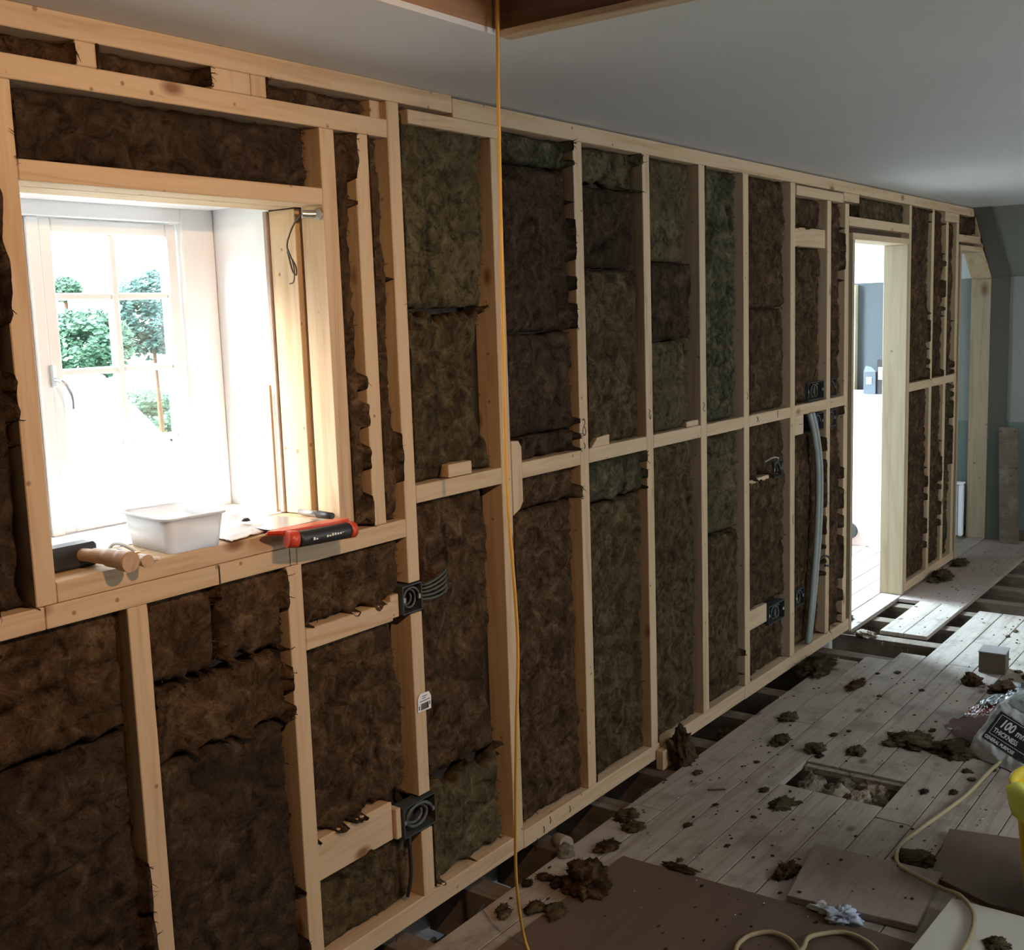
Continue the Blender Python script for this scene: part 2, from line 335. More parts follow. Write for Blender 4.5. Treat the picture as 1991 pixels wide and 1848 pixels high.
for a, b in ((2.14, 2.5055), (2.6035, 2.9145), (2.9635, 3.3295), (3.3765, 3.7325), (3.7805, 4.1035), (4.1525, 4.5665), (4.6165, 4.9835), (5.0305, 5.2055)):
    d = random.uniform(-.002, .002); T('noggin', a, b, 1.130+d, 1.176+d, PX)
prism('packer_plate', [(2.5525, 1.245), (2.588, 1.243), (2.601, 1.225), (2.602, 1.065), (2.586, 1.045), (2.5525, 1.03)], -.002, .03, 'y', PZ, wf, .001)
T('packer', 2.273, 2.372, 1.178, 1.213, PX, .0, .05); prism('packer', [(2.985, 1.178), (3.094, 1.178), (3.094, 1.21), (3.02, 1.206)], .004, .05, 'y', PX, wf, .001)
T('packer', 3.64, 3.732, 1.178, 1.198, PX, .01, .05)
T('doubler', 2.172, 2.558, 2.080, 2.1145, PX)
T('doubler', 4.6295, 5.18, 2.0665, 2.1075, PX, -.001); T('doubler', 5.181, 5.383, 2.075, 2.114, PX, -.003)
T('noggin', 4.617, 4.983, 1.855, 1.936, PX, .01)
T('door_header', 5.2575, 6.1605, 1.966, 2.010, PX)
T('stud', 6.161, 6.198, .0585, 2.1145, PZ); T('stud', 6.565, 6.61, .0585, 2.1145, PZ); T('stud', 6.845, 6.893, .0585, 2.0605, PZ); T('stud', 7.062, 7.111, .0585, 2.0605, PZ)
for a, b in ((6.1985, 6.5645), (6.6105, 6.8445), (6.8935, 7.0615)): T('noggin', a, b, 1.12, 1.166, PX)
T('packer', 6.82, 7.112, 2.0615, 2.1145, PX)
T('door_header', 7.1115, 7.715, 1.955, 1.998, PX)
prism('sloping_rafter', [(7.455, 2.113), (7.50, 2.113), (7.79, 1.855), (7.765, 1.835)], 0, .075, 'y', PX, wf, .001)
T('noggin', 4.1525, 4.345, .282, .362, PX, .012); T('noggin', 4.1525, 4.39, .862, .905, PX, .02); T('packer', 4.6165, 4.712, 1.045, 1.129, PX)
T('packer', 5.2585, 5.29, .07, 1.90, DARKW, .03, .07)
T('packer', 5.2585, 6.16, 1.9375, 1.9655, DARKW, .045, .083); T('packer', 7.15, 7.70, 1.937, 1.9545, DARKW, .045, .083)  # dark boards added behind the head gaps to shut out next-room light
for x0, x1, z0, z1 in ((-1.5, 1.09, .0, H), (1.0905, 1.912, 1.905, H), (1.0905, 1.912, .0, 1.09), (1.9125, 5.25, .0, H), (6.165, 7.14, .0, H), (5.26, 7.4, 1.97, H)):
    box('light_stop_sheet', x0, x1, .0765 if x0 != 5.26 else .0773, .079, z0, z1, SUB, wf, 0)  # dark sheet added behind the studs to stop light leaking through

# ------------------------------------------------------------------ doorways
d1 = empty('door_1', (5.72, 0, 0), kind='structure')
box('jamb_lining', 5.305, 5.333, -.002, .125, 0.001, 1.906, BIG, d1); box('jamb_lining', 6.13, 6.158, -.002, .125, .001, 1.906, BIG, d1)
box('head_lining', 5.305, 6.158, -.002, .125, 1.907, 1.937, PX, d1)
d2 = empty('door_2', (7.55, 0, 0), kind='structure')
box('jamb_lining', 7.15, 7.178, -.002, .125, 0.001, 1.905, BIG, d2)
box('jamb_lining', 7.90, 7.926, 0, .125, 0.001, 1.742, BIG, d2, label='wide knotty side board under the slope')
prism('head_lining', [(7.15, 1.906), (7.70, 1.906), (7.90, 1.744), (7.926, 1.744), (7.926, 1.76), (7.72, 1.936), (7.15, 1.936)], 0, .125, 'y', PX, d2, .001)

# ------------------------------------------------------------------ window
wi = empty('window_1', (1.5, .42, 1.115), kind='structure')
WX0, WX1, WZ0, WZ1 = 1.12, 1.874, 1.117, 1.886
box('outer_frame', 1.775, WX1, .40, .455, WZ0, WZ1, PWHITE, wi, .003); box('outer_frame', WX0, 1.20, .40, .455, WZ0, WZ1, PWHITE, wi, .003)
box('outer_frame', 1.2005, 1.7745, .40, .455, 1.848, WZ1, PWHITE, wi, .003); box('outer_frame', 1.2005, 1.7745, .40, .455, WZ0, 1.14, PWHITE, wi, .003)
box('mullion', 1.375, 1.403, .405, .455, 1.1405, 1.8475, PWHITE, wi, .003)
sash = box('sash_stile', 1.405, 1.436, .413, .448, 1.142, 1.846, PWHITE, wi, .003); box('sash_stile', 1.738, 1.768, .413, .448, 1.142, 1.846, PWHITE, wi, .003)
box('sash_rail', 1.4365, 1.7375, .413, .448, 1.815, 1.846, PWHITE, wi, .003); box('sash_rail', 1.4365, 1.7375, .413, .448, 1.142, 1.178, PWHITE, wi, .003)
box('sash_stile', 1.2015, 1.225, .413, .448, 1.142, 1.846, PWHITE, wi, .003); box('sash_stile', 1.345, 1.373, .413, .448, 1.142, 1.846, PWHITE, wi, .003)
box('sash_rail', 1.2255, 1.3445, .413, .448, 1.815, 1.846, PWHITE, wi, .003); box('sash_rail', 1.2255, 1.3445, .413, .448, 1.142, 1.178, PWHITE, wi, .003)
box('glazing_bar', 1.581, 1.600, .418, .442, 1.1785, 1.8145, PWHITE, wi, .003)
for z in (1.675, 1.505, 1.334):
    box('glazing_bar', 1.4365, 1.5805, .419, .441, z-.008, z+.008, PWHITE, wi, .003); box('glazing_bar', 1.6005, 1.7375, .419, .441, z-.008, z+.008, PWHITE, wi, .003)
zz = [1.1785, 1.326, 1.497, 1.667, 1.8145]; zt = [1.326, 1.497, 1.667, 1.8145]
for i in range(4):
    zb = zz[i] + (.016 if i else 0)
    for a, b in ((1.4365, 1.5805), (1.6005, 1.7375)): box('pane', a, b, .429, .432, zb, zt[i], GLASS, wi, 0)
box('pane', 1.2255, 1.3445, .429, .432, 1.1785, 1.8145, GLASS, wi, 0)
hd = box('window_handle', 1.396, 1.408, .392, .404, 1.475, 1.525, STEEL, wi, .003); 
tube('handle_lever', [(1.402, .392, 1.492), (1.408, .375, 1.488), (1.418, .37, 1.472), (1.427, .372, 1.45), (1.428, .374, 1.425)], .0045, STEEL, wi)
# timbers that line the reveal between stud frame and masonry
T('reveal_stud', 1.858, 1.90, 1.1385, 1.8635, PZ, .0885, .178); T('reveal_board', 1.852, 1.873, 1.1385, 1.8635, CHIP, .1785, .193)
T('head_board', 1.128, 1.862, 1.866, 1.90, PX, .0885, .178); T('head_board', 1.128, 1.862, 1.872, 1.888, PWHITE, .1785, .2); T('head_board', 1.128, 1.862, 1.883, 1.888, PWHITE, .2, .40)
prism('sill_slab', [(.1905, 1.1), (.1905, 1.138), (.40, 1.142), (.40, 1.1)], 1.102, 1.873, 'x', WHITE, wf)
box('wood_offcut', 1.845, 1.853, .198, .242, 1.14, 1.452, PZ, None, .001, label='thin strip of pale wood standing in the window corner behind the jamb', category='offcut')

# ------------------------------------------------------------------ insulation batts
def strands(V, Fa, pts, dirs, L_, w_=.0011):
    """append short curled fibre ribbons to a vertex / face list"""
    for p, d in zip(pts, dirs):
        l = L_*random.uniform(.4, 1.4); d = d.normalized(); q = Vector((random.uniform(-1, 1), random.uniform(-1, 1), random.uniform(-1, 1)))*.95
        s_ = d.cross(q).normalized()*w_; i = len(V); a = p; b = p+(d+q*.4).normalized()*l*.5; c = b+(d*.3+q).normalized()*l*.5
        V += [tuple(a-s_), tuple(a+s_), tuple(b-s_*.8), tuple(b+s_*.8), tuple(c-s_*.3), tuple(c+s_*.3)]
        Fa += [(i, i+1, i+3, i+2), (i+2, i+3, i+5, i+4)]
def wool(lab, x0, x1, z0, z1, mt, rec=.02, er=.010, el=.004, et=.004, eb=.006, gapr=0.0, amp=1.0, res=.0075, cat='insulation batt'):
    """a mineral-wool batt in its bay: clumpy front, ragged edges that curl over or fall short of the timber"""
    sd = Vector((random.random()*50, random.random()*50, random.random()*50))
    if x0 > 4.6: res = .0085
    W_, H_ = x1-x0, z1-z0; nu = max(6, int(W_/res)); nv = max(6, int(H_/res)); V = []
    cx, cz = (x0+x1)/2, (z0+z1)/2
    for j in range(nv+1):
        v = j/nv; zc = z0+H_*v
        nl = noise.fractal(Vector((0, zc*11, 3))+sd, .75, 2.2, 4)-.35; nr = noise.fractal(Vector((5, zc*11, 0))+sd, .75, 2.2, 4)-.12
        n2 = noise.noise(Vector((9, zc*4, 0))+sd)
        n3 = noise.noise(Vector((2, zc*3.1, 6))+sd); n4 = noise.noise(Vector((2, zc*2.3, 1))+sd)
        scr = 1-abs(noise.noise(Vector((3, zc*17, 0))+sd))*2.2; scl = 1-abs(noise.noise(Vector((7, zc*17, 0))+sd))*2.2
        xr = x1 - gapr*(1+n2*1.2) + er*(n3*1.5-.35+(scr-.5)*.55+nr*.18); xl = x0 - el*(n4*1.6-.5+(scl-.5)*.5+nl*.2)
        for i in range(nu+1):
            u = i/nu; x = xl+(xr-xl)*u
            nt = noise.fractal(Vector((x*20, 7, 0))+sd, 1, 2, 4)-.3; nb = noise.fractal(Vector((x*20, 0, 11))+sd, 1, 2, 4)-.2
            z = z0 - eb*nb*1.6 + (H_ + et*nt*1.6 + eb*nb*1.6)*v
            if et <= .006: z = min(z, z1-.0005)
            if eb <= .006: z = max(z, z0+.0005)
            p = Vector((x, z*1.0, 0))+sd
            d = noise.fractal(p*30, 1, 2.1, 3)*.0055 + noise.noise(p*7)*.011
            q = noise.noise(p*13+Vector((0, 0, noise.noise(p*6)*1.5)))
            d += max(0, .5-abs(q)*3.2)*-.012                                 # creases
            c = noise.noise(Vector((x*3.2, z*5.5, 4))+sd)
            if abs(c) < .035: d -= .013*(1-abs(c)/.035)                      # cracks
            y = rec - d*amp
            # edge behaviour
            for dist, over in ((u*W_, x0-xl), ((1-u)*W_, xr-x1), (v*H_, .0), ((1-v)*H_, .0)):
                if dist < .014:
                    k = 1-dist/.014
                    tgt = -.0045 if over > .001 else rec+.016
                    y = y*(1-k)+tgt*k
            if x < x0+.0015 or x > x1-.0015 or z < z0-.0002 or z > z1+.0002: y = min(y, -.003-.003*abs(noise.noise(p*60)))
            elif (x-x0 < .008 and xl < x0-.001) or (x1-x < .008 and xr > x1+.001): y = min(y, -.001)
            V.append((x-cx, y-.03, z-cz))
    N = nu+1; fa = [(j*N+i, j*N+i+1, (j+1)*N+i+1, (j+1)*N+i) for j in range(nv) for i in range(nu)]
    # sides back to the sheathing
    per = [i for i in range(nu)] + [j*N+nu for j in range(nv)] + [nv*N+i for i in range(nu, 0, -1)] + [j*N for j in range(nv, 0, -1)]
    b0 = len(V)
    for p in per:
        a = V[p]; V.append((min(max(a[0], -W_/2+.0005), W_/2-.0005), .055, min(max(a[2], -H_/2+.0005), H_/2-.0005)))
    M = len(per)
    for t in range(M): fa.append((per[t], b0+t, b0+(t+1) % M, per[(t+1) % M]))
    fa.append([b0+t for t in range(M)][::-1])
    ns = int(30+260*W_*H_); pts = []; dirs = []
    for _ in range(ns):
        i = random.choice((0, nu, nu-1, random.randrange(nu+1), random.randrange(nu+1))); j = random.randrange(nv+1)
        if random.random() < .15: j = random.choice((0, nv))
        pts.append(Vector(V[j*N+i])); dirs.append(Vector((random.uniform(-.5, .5)+(.5 if i >= nu-1 else 0), -1*random.uniform(.1, .7), random.uniform(-1, .3))))
    strands(V, fa, pts, dirs, .015)
    me = bpy.data.meshes.new('insulation_batt'); me.from_pydata(V, [], fa)
    for p in me.polygons: p.use_smooth = True
    return link('insulation_batt', me, mt, None, (cx, .03, cz), label=lab, category=cat, group='mineral wool batts between the studs')
B = wool
B('brown wool sliver at the far left between the top two plates', .976, 1.259, 2.0805, 2.1245, WB, .03)
B('brown wool strip between the top plates, above the middle of the window', 1.305, 1.567, 2.0805, 2.1245, WB, .03)
B('brown wool strip between the top plates, left of the tall stud right of the window', 1.717, 2.057, 2.0805, 2.1245, WB, .028)
B('long dark brown wool batt lying across above the window header', 1.128, 1.865, 1.9025, 2.0365, WK, .03, amp=1.3, er=.016)
B('narrow brown wool strip at the left frame edge beside the window stud', 1.015, 1.084, 1.0975, 2.0365, WK, .02, er=.02, gapr=0)
B('narrow brown wool strip directly right of the window jamb stud', 1.913, 1.977, 1.0975, 2.0365, WB, .012, er=.018, amp=.8)
B('narrow brown wool strip between the slim stud and the tall stud right of the window', 2.025, 2.094, 1.0975, 2.0365, WB, .014, er=.012, gapr=.008, amp=.8)
B('brown wool batt under the window sill, upper left corner', .92, 1.271, .80, 1.052, WB, .018, eb=.012)
B('large dark brown wool batt in the lower left corner of the wall', .92, 1.271, .0695, .797, WK, .02)
B('brown wool batt under the sill plate in the second bay, topmost piece', 1.320, 1.50, .868, 1.052, WB, .018, er=.008, eb=.012)
B('brown wool batt under the sill plate in the second bay, beside the vertical crack', 1.506, 1.686, .872, 1.052, WB, .014, eb=.012)
B('middle brown wool batt of the second bay under the window', 1.320, 1.686, .70, .866, WB, .016, et=.01, eb=.01)
B('tall dark brown wool batt at the bottom of the second bay under the window', 1.320, 1.686, .0695, .697, WK, .02)
B('brown wool batt right of the sill, above the socket noggin', 1.735, 2.094, .8955, 1.049, WB, .012, eb=.012, gapr=.006)
B('brown wool batt between the two socket noggins', 1.735, 2.096, .3725, .8445, WB, .02, er=.014, gapr=.022, eb=.02)
B('small brown wool batt under the lower socket noggin', 1.735, 2.098, .0695, .2675, WM, .03, gapr=.02, et=.012)
B('olive green wool batt at the top of the bay left of the hanging rope', 2.14, 2.505, 1.625, 2.1145, WG, .016, gapr=.02, er=.012)
B('brown wool batt above the rail, under the olive batt left of the rope', 2.14, 2.505, 1.177, 1.622, WM, .02, gapr=.05, er=.012, et=.02)
B('tall brown wool batt under the rail in the bay left of the rope', 2.142, 2.505, .368, 1.129, WB, .022, gapr=.06, er=.012)
B('olive wool batt at the foot of the bay left of the rope', 2.146, 2.505, .0695, .365, WG, .018, et=.03, gapr=.03, eb=.012)
B('thin olive wool strip at the top of the bay right of the rope', 2.560, 2.914, 2.03, 2.1145, WD, .03)
B('dark brown wool batt near the ceiling in the bay right of the rope', 2.553, 2.914, 1.55, 2.027, WK, .024)
B('dark brown wool batt just above the rail in the bay right of the rope', 2.553, 2.914, 1.25, 1.548, WK, .018, er=.012)
B('low dark brown wool piece resting on the rail right of the rope', 2.604, 2.914, 1.178, 1.248, WK, .018)
B('tall brown wool batt under the rail right of the rope', 2.553, 2.914, .0695, 1.028, WB, .022, gapr=.01, er=.012)
B('brown wool piece right of the nailed packer plate under the rail', 2.604, 2.914, 1.03, 1.129, WB, .022)
B('thin olive wool strip at the top of the third bay right of the rope stud', 2.964, 3.329, 1.995, 2.1145, WG, .03, eb=.014)
B('dark brown wool batt near the top of the second bay right of the rope', 2.964, 3.329, 1.74, 1.992, WK, .02, gapr=.035)
B('tall brown-green wool batt above the rail in the second bay right of the rope', 2.964, 3.329, 1.178, 1.737, WM, .018, gapr=.012, er=.012)
B('olive wool strip directly under the rail in the second bay right of the rope', 2.964, 3.329, .99, 1.129, WD, .02, eb=.012)
B('tall dark brown wool batt under the rail in the second bay right of the rope', 2.964, 3.329, .0695, .987, WM, .02, gapr=.012)
B('pale olive wool batt at the top of the third bay right of the rope', 3.377, 3.732, 1.77, 2.1145, WG, .018, gapr=.05)
B('dark brown wool square between two green batts', 3.377, 3.732, 1.50, 1.767, WK, .014, gapr=.03)
B('pale green wool batt just above the rail in the third bay right of the rope', 3.377, 3.732, 1.178, 1.497, WG, .018, gapr=.05, er=.012)
B('tall brown-green wool batt under the rail in the third bay right of the rope', 3.377, 3.732, .0695, 1.129, WM, .018, gapr=.02, er=.012)
B('tall dark green wool batt above the rail, fourth bay right of the rope', 3.781, 4.103, 1.178, 2.1145, WD, .018, gapr=.035, amp=1.2)
B('pale green wool batt just under the rail, fourth bay right of the rope', 3.781, 4.103, .74, 1.129, WG, .016, gapr=.02, et=.014)
B('brown-green wool batt at the foot of the fourth bay right of the rope', 3.781, 4.103, .0695, .737, WM, .018, et=.02)
B('brown wool batt near the ceiling in the fifth bay right of the rope', 4.153, 4.566, 1.60, 2.1145, WB, .018, gapr=.02)
B('brown wool batt just above the rail in the fifth bay right of the rope', 4.153, 4.566, 1.178, 1.597, WB, .02, gapr=.03)
B('brown wool batt hanging under the rail, above the far upper socket box', 4.153, 4.566, .905, 1.129, WB, .016, gapr=.03, eb=.02)
B('brown wool batt between the two far socket noggins', 4.153, 4.566, .363, .902, WB, .014, gapr=.012, er=.016)
B('small brown wool batt at the foot of the fifth bay right of the rope', 4.153, 4.566, .0695, .281, WB, .024, gapr=.01)
B('small brown wool square up under the doubled plate left of the doorway', 4.617, 4.983, 1.937, 2.065, WB, .02, gapr=.04, eb=.012)
B('tall brown wool batt above the rail behind the far double sockets', 4.617, 4.983, 1.178, 1.854, WB, .024, gapr=.02)
B('tall brown wool batt behind the grey cables', 4.617, 4.983, .0695, 1.044, WB, .03, er=.016)
B('narrow brown wool strip above the rail beside the doorway', 5.031, 5.205, 1.178, 2.065, WB, .02)
B('narrow brown wool strip under the rail beside the doorway', 5.031, 5.205, .0695, 1.129, WB, .016, er=.014)
B('brown-green wool strip over the doorway header', 5.384, 6.16, 2.0105, 2.1145, WM, .028)
B('brown wool batt above the rail right of the doorway', 6.199, 6.564, 1.167, 2.1145, WB, .014)
B('brown wool batt under the rail right of the doorway', 6.199, 6.564, .0585, 1.119, WB, .012)
B('brown wool batt above the rail, second bay right of the doorway', 6.611, 6.844, 1.167, 2.1145, WB, .014)
B('brown wool batt under the rail, second bay right of the doorway', 6.611, 6.844, .0585, 1.119, WB, .012)
B('narrow brown wool strip above the rail beside the far opening', 6.894, 7.061, 1.167, 2.06, WB, .016)
B('narrow brown wool strip under the rail beside the far opening', 6.894, 7.061, .0585, 1.119, WM, .016)
B('small brown wool square over the far opening, under the slope', 7.113, 7.45, 1.9985, 2.1145, WB, .02)

# ------------------------------------------------------------------ socket boxes and cables in the wall
def socket(x0, x1, z0, z1, lab, y0=-.004, coil=1, cover=False):
    t = empty('socket_box', ((x0+x1)/2, y0, z0), label=lab, category='socket box')
    bm = bmesh.new(); d = .045; w_ = .003; c = Vector(((x0+x1)/2, y0+d/2, (z0+z1)/2))
    for a, b in (((x0, y0, z0), (x1, y0+d, z0+w_)), ((x0, y0, z1-w_), (x1, y0+d, z1)), ((x0, y0, z0+w_), (x0+w_, y0+d, z1-w_)), ((x1-w_, y0, z0+w_), (x1, y0+d, z1-w_)), ((x0, y0+d-w_, z0), (x1, y0+d, z1))):
        add_box(bm, Vector(a)-c, Vector(b)-c)
    link('back_box', bm_mesh(bm, 'back_box'), BOXM, t, c)
    for x, s in ((x0, 1), (x1, -1)): box('screw_lug', min(x+s*.004, x+s*.012), max(x+s*.004, x+s*.012), y0+.001, y0+.006, c.z-.006, c.z+.006, STEEL, t, 0)
    r = min(x1-x0, z1-z0)*.40
    for k in range(coil):
        cx = c.x + (k-(coil-1)/2)*.03; pts = []
        for i in range(30):
            a = i*.45+k; rr = r*(1-.45*i/30); pts.append((cx+rr*math.cos(a)*((x1-x0)/(z1-z0) if cover else 1), y0+.004+.02*(i/30), c.z+rr*math.sin(a)))
        tube('wire_coil', pts, .0035 if not cover else .005, CABLE, t, 6, False)
    return t
socket(2.066, 2.140, .851, .925, 'square grey back box with coiled cable, upper one on the stud right of the window')
socket(2.026, 2.152, .262, .346, 'wide grey double back box with cable loops, low on the stud left of the rope', -.008, 1, True)
socket(4.42, 4.50, .885, .955, 'small grey back box high under the rail, left of the grey cables', .01)
socket(4.352, 4.515, .262, .342, 'grey double back box low down in the far part of the wall', .004, 2)
socket(4.79, 4.978, 1.182, 1.262, 'grey double back box sitting on the rail, left one of the pair', .01, 2)
socket(5.035, 5.135, 1.182, 1.262, 'grey back box sitting on the rail beside the doorway stud', .01, 1)
socket(4.85, 4.978, 1.04, 1.118, 'grey back box hung under the rail right of the grey cables', .01, 1)
socket(5.035, 5.135, 1.04, 1.118, 'grey back box hung under the rail beside the doorway stud', .01, 1)
socket(4.66, 4.755, .268, .345, 'grey back box low down left of the foot of the grey cables', .01, 1)
def cable(lab, pts, r, m_, name='cable', group=None, cat='cable', **k):
    return tube(name, pts, r, m_, None, 8, label=lab, category=cat, group=group, **k)
for i in range(5):
    cable('grey cable running from the upper back box into the brown wool', [(2.141, .012, .875+i*.009), (2.16, -.004, .874+i*.010), (2.20, -.004, .872+i*.012), (2.245, .006, .876+i*.013), (2.28, .03, .89+i*.010)], .0036, CABLE, group='grey cables from the upper back box')
cable('dark cable hanging down from the wide double back box', [(2.05, .0, .262), (2.047, -.004, .22), (2.05, .0, .15), (2.047, .012, .09)], .005, BLACKP)
for i in range(2):
    cable(['pale grey cable running down left of the doorway, left one', 'pale grey cable running down left of the doorway, right one'][i],
          [(4.775+i*.035, .0, 1.13), (4.80+i*.035, -.012, 1.04), (4.835+i*.035, -.016, .90), (4.842+i*.035, -.016, .74), (4.835+i*.035, -.012, .55), (4.81+i*.03, -.008, .36), (4.785+i*.026, -.004, .20), (4.775+i*.02, .004, .075)], .013, CABLEL)
cable('short black cable loop beside the grey cables, low down', [(4.86, -.004, .44), (4.93, -.02, .455), (4.985, -.022, .43), (4.99, -.02, .40), (4.95, -.01, .405)], .005, BLACKP)
cable('loose grey cable end sticking out above the far upper back box', [(4.30, .0, .97), (4.34, -.02, .985), (4.39, -.02, .975), (4.42, .01, .95)], .0035, CABLEL)
# anchor bolt with wire in the window reveal
t = empty('wire_anchor', (1.866, .04, 1.848), label='metal pipe stub with a dangling brown wire high in the window reveal', category='anchor')
tube('pipe_stub', [(1.866, .018, 1.845), (1.846, .032, 1.845), (1.835, .04, 1.846)], .010, STEEL, t, 10)
bm = bmesh.new(); bmesh.ops.create_icosphere(bm, subdivisions=2, radius=.014)
for v in bm.verts: v.co = v.co*(1+.45*noise.noise(v.co*120)); v.co.x *= .5
link('foam_blob', bm_mesh(bm, 'foam_blob'), CABLEL, t, (1.862, .016, 1.845))
tube('wire', [(1.835, .04, 1.846), (1.835, .07, 1.822), (1.835, .093, 1.785), (1.835, .09, 1.76), (1.835, .07, 1.73), (1.835, .07, 1.71), (1.835, .082, 1.722), (1.835, .094, 1.765)], .0022, mat('brown_wire', (.07, .05, .03), .5), t, 6)
tube('wire', [(1.834, .092, 1.77), (1.834, .08, 1.745), (1.834, .074, 1.72), (1.834, .078, 1.695), (1.834, .092, 1.69)], .0018, mat('brown_wire_end', (.07, .05, .03), .5), t, 6)
# barcode tag
t = empty('price_tag', (2.13, -.002, .585), label='small white barcode tag stapled to the stud between the two back boxes', category='tag')
prism('tag_paper', [(2.104, .580), (2.156, .578), (2.158, .612), (2.150, .626), (2.116, .628), (2.106, .616)], -.0035, -.002, 'y', PAPER, t)
bm = bmesh.new(); x = 2.116
while x < 2.146:
    w_ = random.choice((.0007, .0012, .0018)); add_box(bm, (x, -.0042, .583), (x+w_, -.0036, .600)); x += w_+random.choice((.0008, .0014))
link('barcode', bm_mesh(bm, 'barcode'), BLKF, t)
bm = bmesh.new()
for z, a, b in ((.618, 2.122, 2.142), (.6125, 2.122, 2.136), (.606, 2.112, 2.152)): add_box(bm, (a, -.0042, z), (b, -.0036, z+.0016))
add_box(bm, (2.108, -.0042, .585), (2.111, -.0036, .596)); add_box(bm, (2.150, -.0042, .590), (2.153, -.0036, .600))
link('small_print', bm_mesh(bm, 'small_print'), BLKF, t)
# pencil marks on timbers
def mark(pts, r=.0011):
    o = tube('pencil_mark', [(x, -.0008, z) for x, z in pts], r, INK, wf, 4)
mark([(2.93, 1.27), (2.938, 1.275), (2.944, 1.262), (2.936, 1.25), (2.93, 1.235), (2.94, 1.222), (2.948, 1.235), (2.94, 1.25)])
mark([(2.934, 1.20), (2.942, 1.19), (2.938, 1.18)]); mark([(3.345, 1.27), (3.355, 1.262), (3.347, 1.25), (3.355, 1.235), (3.36, 1.25)])
mark([(3.75, 1.262), (3.76, 1.25), (3.752, 1.235), (3.765, 1.225)]); mark([(4.22, 1.165), (4.245, 1.140)]); mark([(4.222, 1.142), (4.24, 1.163)])
mark([(4.43, 1.172), (4.43, 1.142)]); mark([(4.13, 1.27), (4.14, 1.255), (4.132, 1.24)]); mark([(4.60, .70), (4.592, .68), (4.60, .66)]); mark([(4.66, 1.09), (4.70, 1.09)])
mark([(1.501, 1.094), (1.501, 1.056)]); mark([(1.7, 1.094), (1.70, 1.053)], .0007)
for x, z in ((2.69, .062), (2.655, .045), (2.80, .055), (2.62, .02), (1.98, .02)): mark([(x, z), (x+.004, z-.012), (x+.001, z-.022)], .0016)

# ------------------------------------------------------------------ rope
cable('yellow rope hanging from the corner of the loft opening down to the floor',
      [(1.915, -.485, 2.60), (1.912, -.482, 2.30), (1.905, -.48, 2.05), (1.92, -.465, 1.82), (1.935, -.45, 1.6), (1.955, -.43, 1.32), (1.965, -.425, 1.16), (2.01, -.405, .87), (2.00, -.40, .64), (2.02, -.375, .44), (2.06, -.34, .22), (2.13, -.31, .02), (2.05, -.42, .012), (1.9, -.5, .012)], .0038, ROPE, name='rope', cat='rope')
# ------------------------------------------------------------------ extension cords
cable('dull yellow extension cord snaking across the floor from under the plastic sack',
      [(3.95, -1.02, .02), (3.87, -1.006, .012), (3.62, -.99, .012), (3.34, -.945, .012), (3.17, -.925, .014), (3.06, -.95, .016), (2.99, -1.01, .032), (2.945, -1.10, .034), (2.90, -1.165, .05), (2.83, -1.215, .052), (2.75, -1.235, .052), (2.66, -1.24, .052), (2.5, -1.22, .03)], .0062, CORD, name='extension_cord', cat='cord')
cable('small coil of yellow cord at the bottom frame edge, left coil', [(2.32, -.80, .012), (2.39, -.765, .012), (2.435, -.752, .012), (2.49, -.762, .012), (2.525, -.80, .014), (2.517, -.852, .014), (2.47, -.90, .014), (2.40, -.93, .014)], .0062, CORD, name='cord_coil', cat='cord')
cable('small coil of yellow cord at the bottom frame edge, right coil', [(2.42, -.90, .03), (2.482, -.902, .024), (2.54, -.892, .02), (2.59, -.912, .014), (2.626, -.958, .014), (2.614, -1.016, .014), (2.575, -1.06, .014), (2.5, -1.1, .014)], .0062, CORD, name='cord_coil', cat='cord')

# ------------------------------------------------------------------ loose sheets on the floor
prism('hardboard_sheet', [(2.69, -.262), (2.702, -.80), (2.66, -1.5), (1.3, -1.5), (1.1, -.30), (2.1, -.245)], .001, .005, 'z', HARDB, None, label='large reddish-brown hardboard sheet on the floor under the rope', category='sheet')
prism('plywood_square', [(2.71, -.765), (3.038, -.715), (3.06, -1.075), (2.745, -1.10)], .001, .020, 'z', PLY, None, .0015, label='square brownish-grey plywood offcut lying before the bare boards', category='board')
prism('plywood_square', [(3.035, -1.05), (3.35, -1.015), (3.40, -1.24), (3.36, -1.9), (2.98, -1.9), (2.96, -1.22)], .001, .018, 'z', HARDB, None, .0015, label='dark brown board on the floor under the yellow tub', category='board')
prism('insulation_board', [(2.893, -1.146), (2.593, -1.131), (2.30, -1.14), (2.28, -1.9), (2.90, -1.9)], .021, .043, 'z', mat('pale_board', (.60, .57, .50), .7), None, .002, label='pale cream board in the bottom right corner under the cord', category='board')
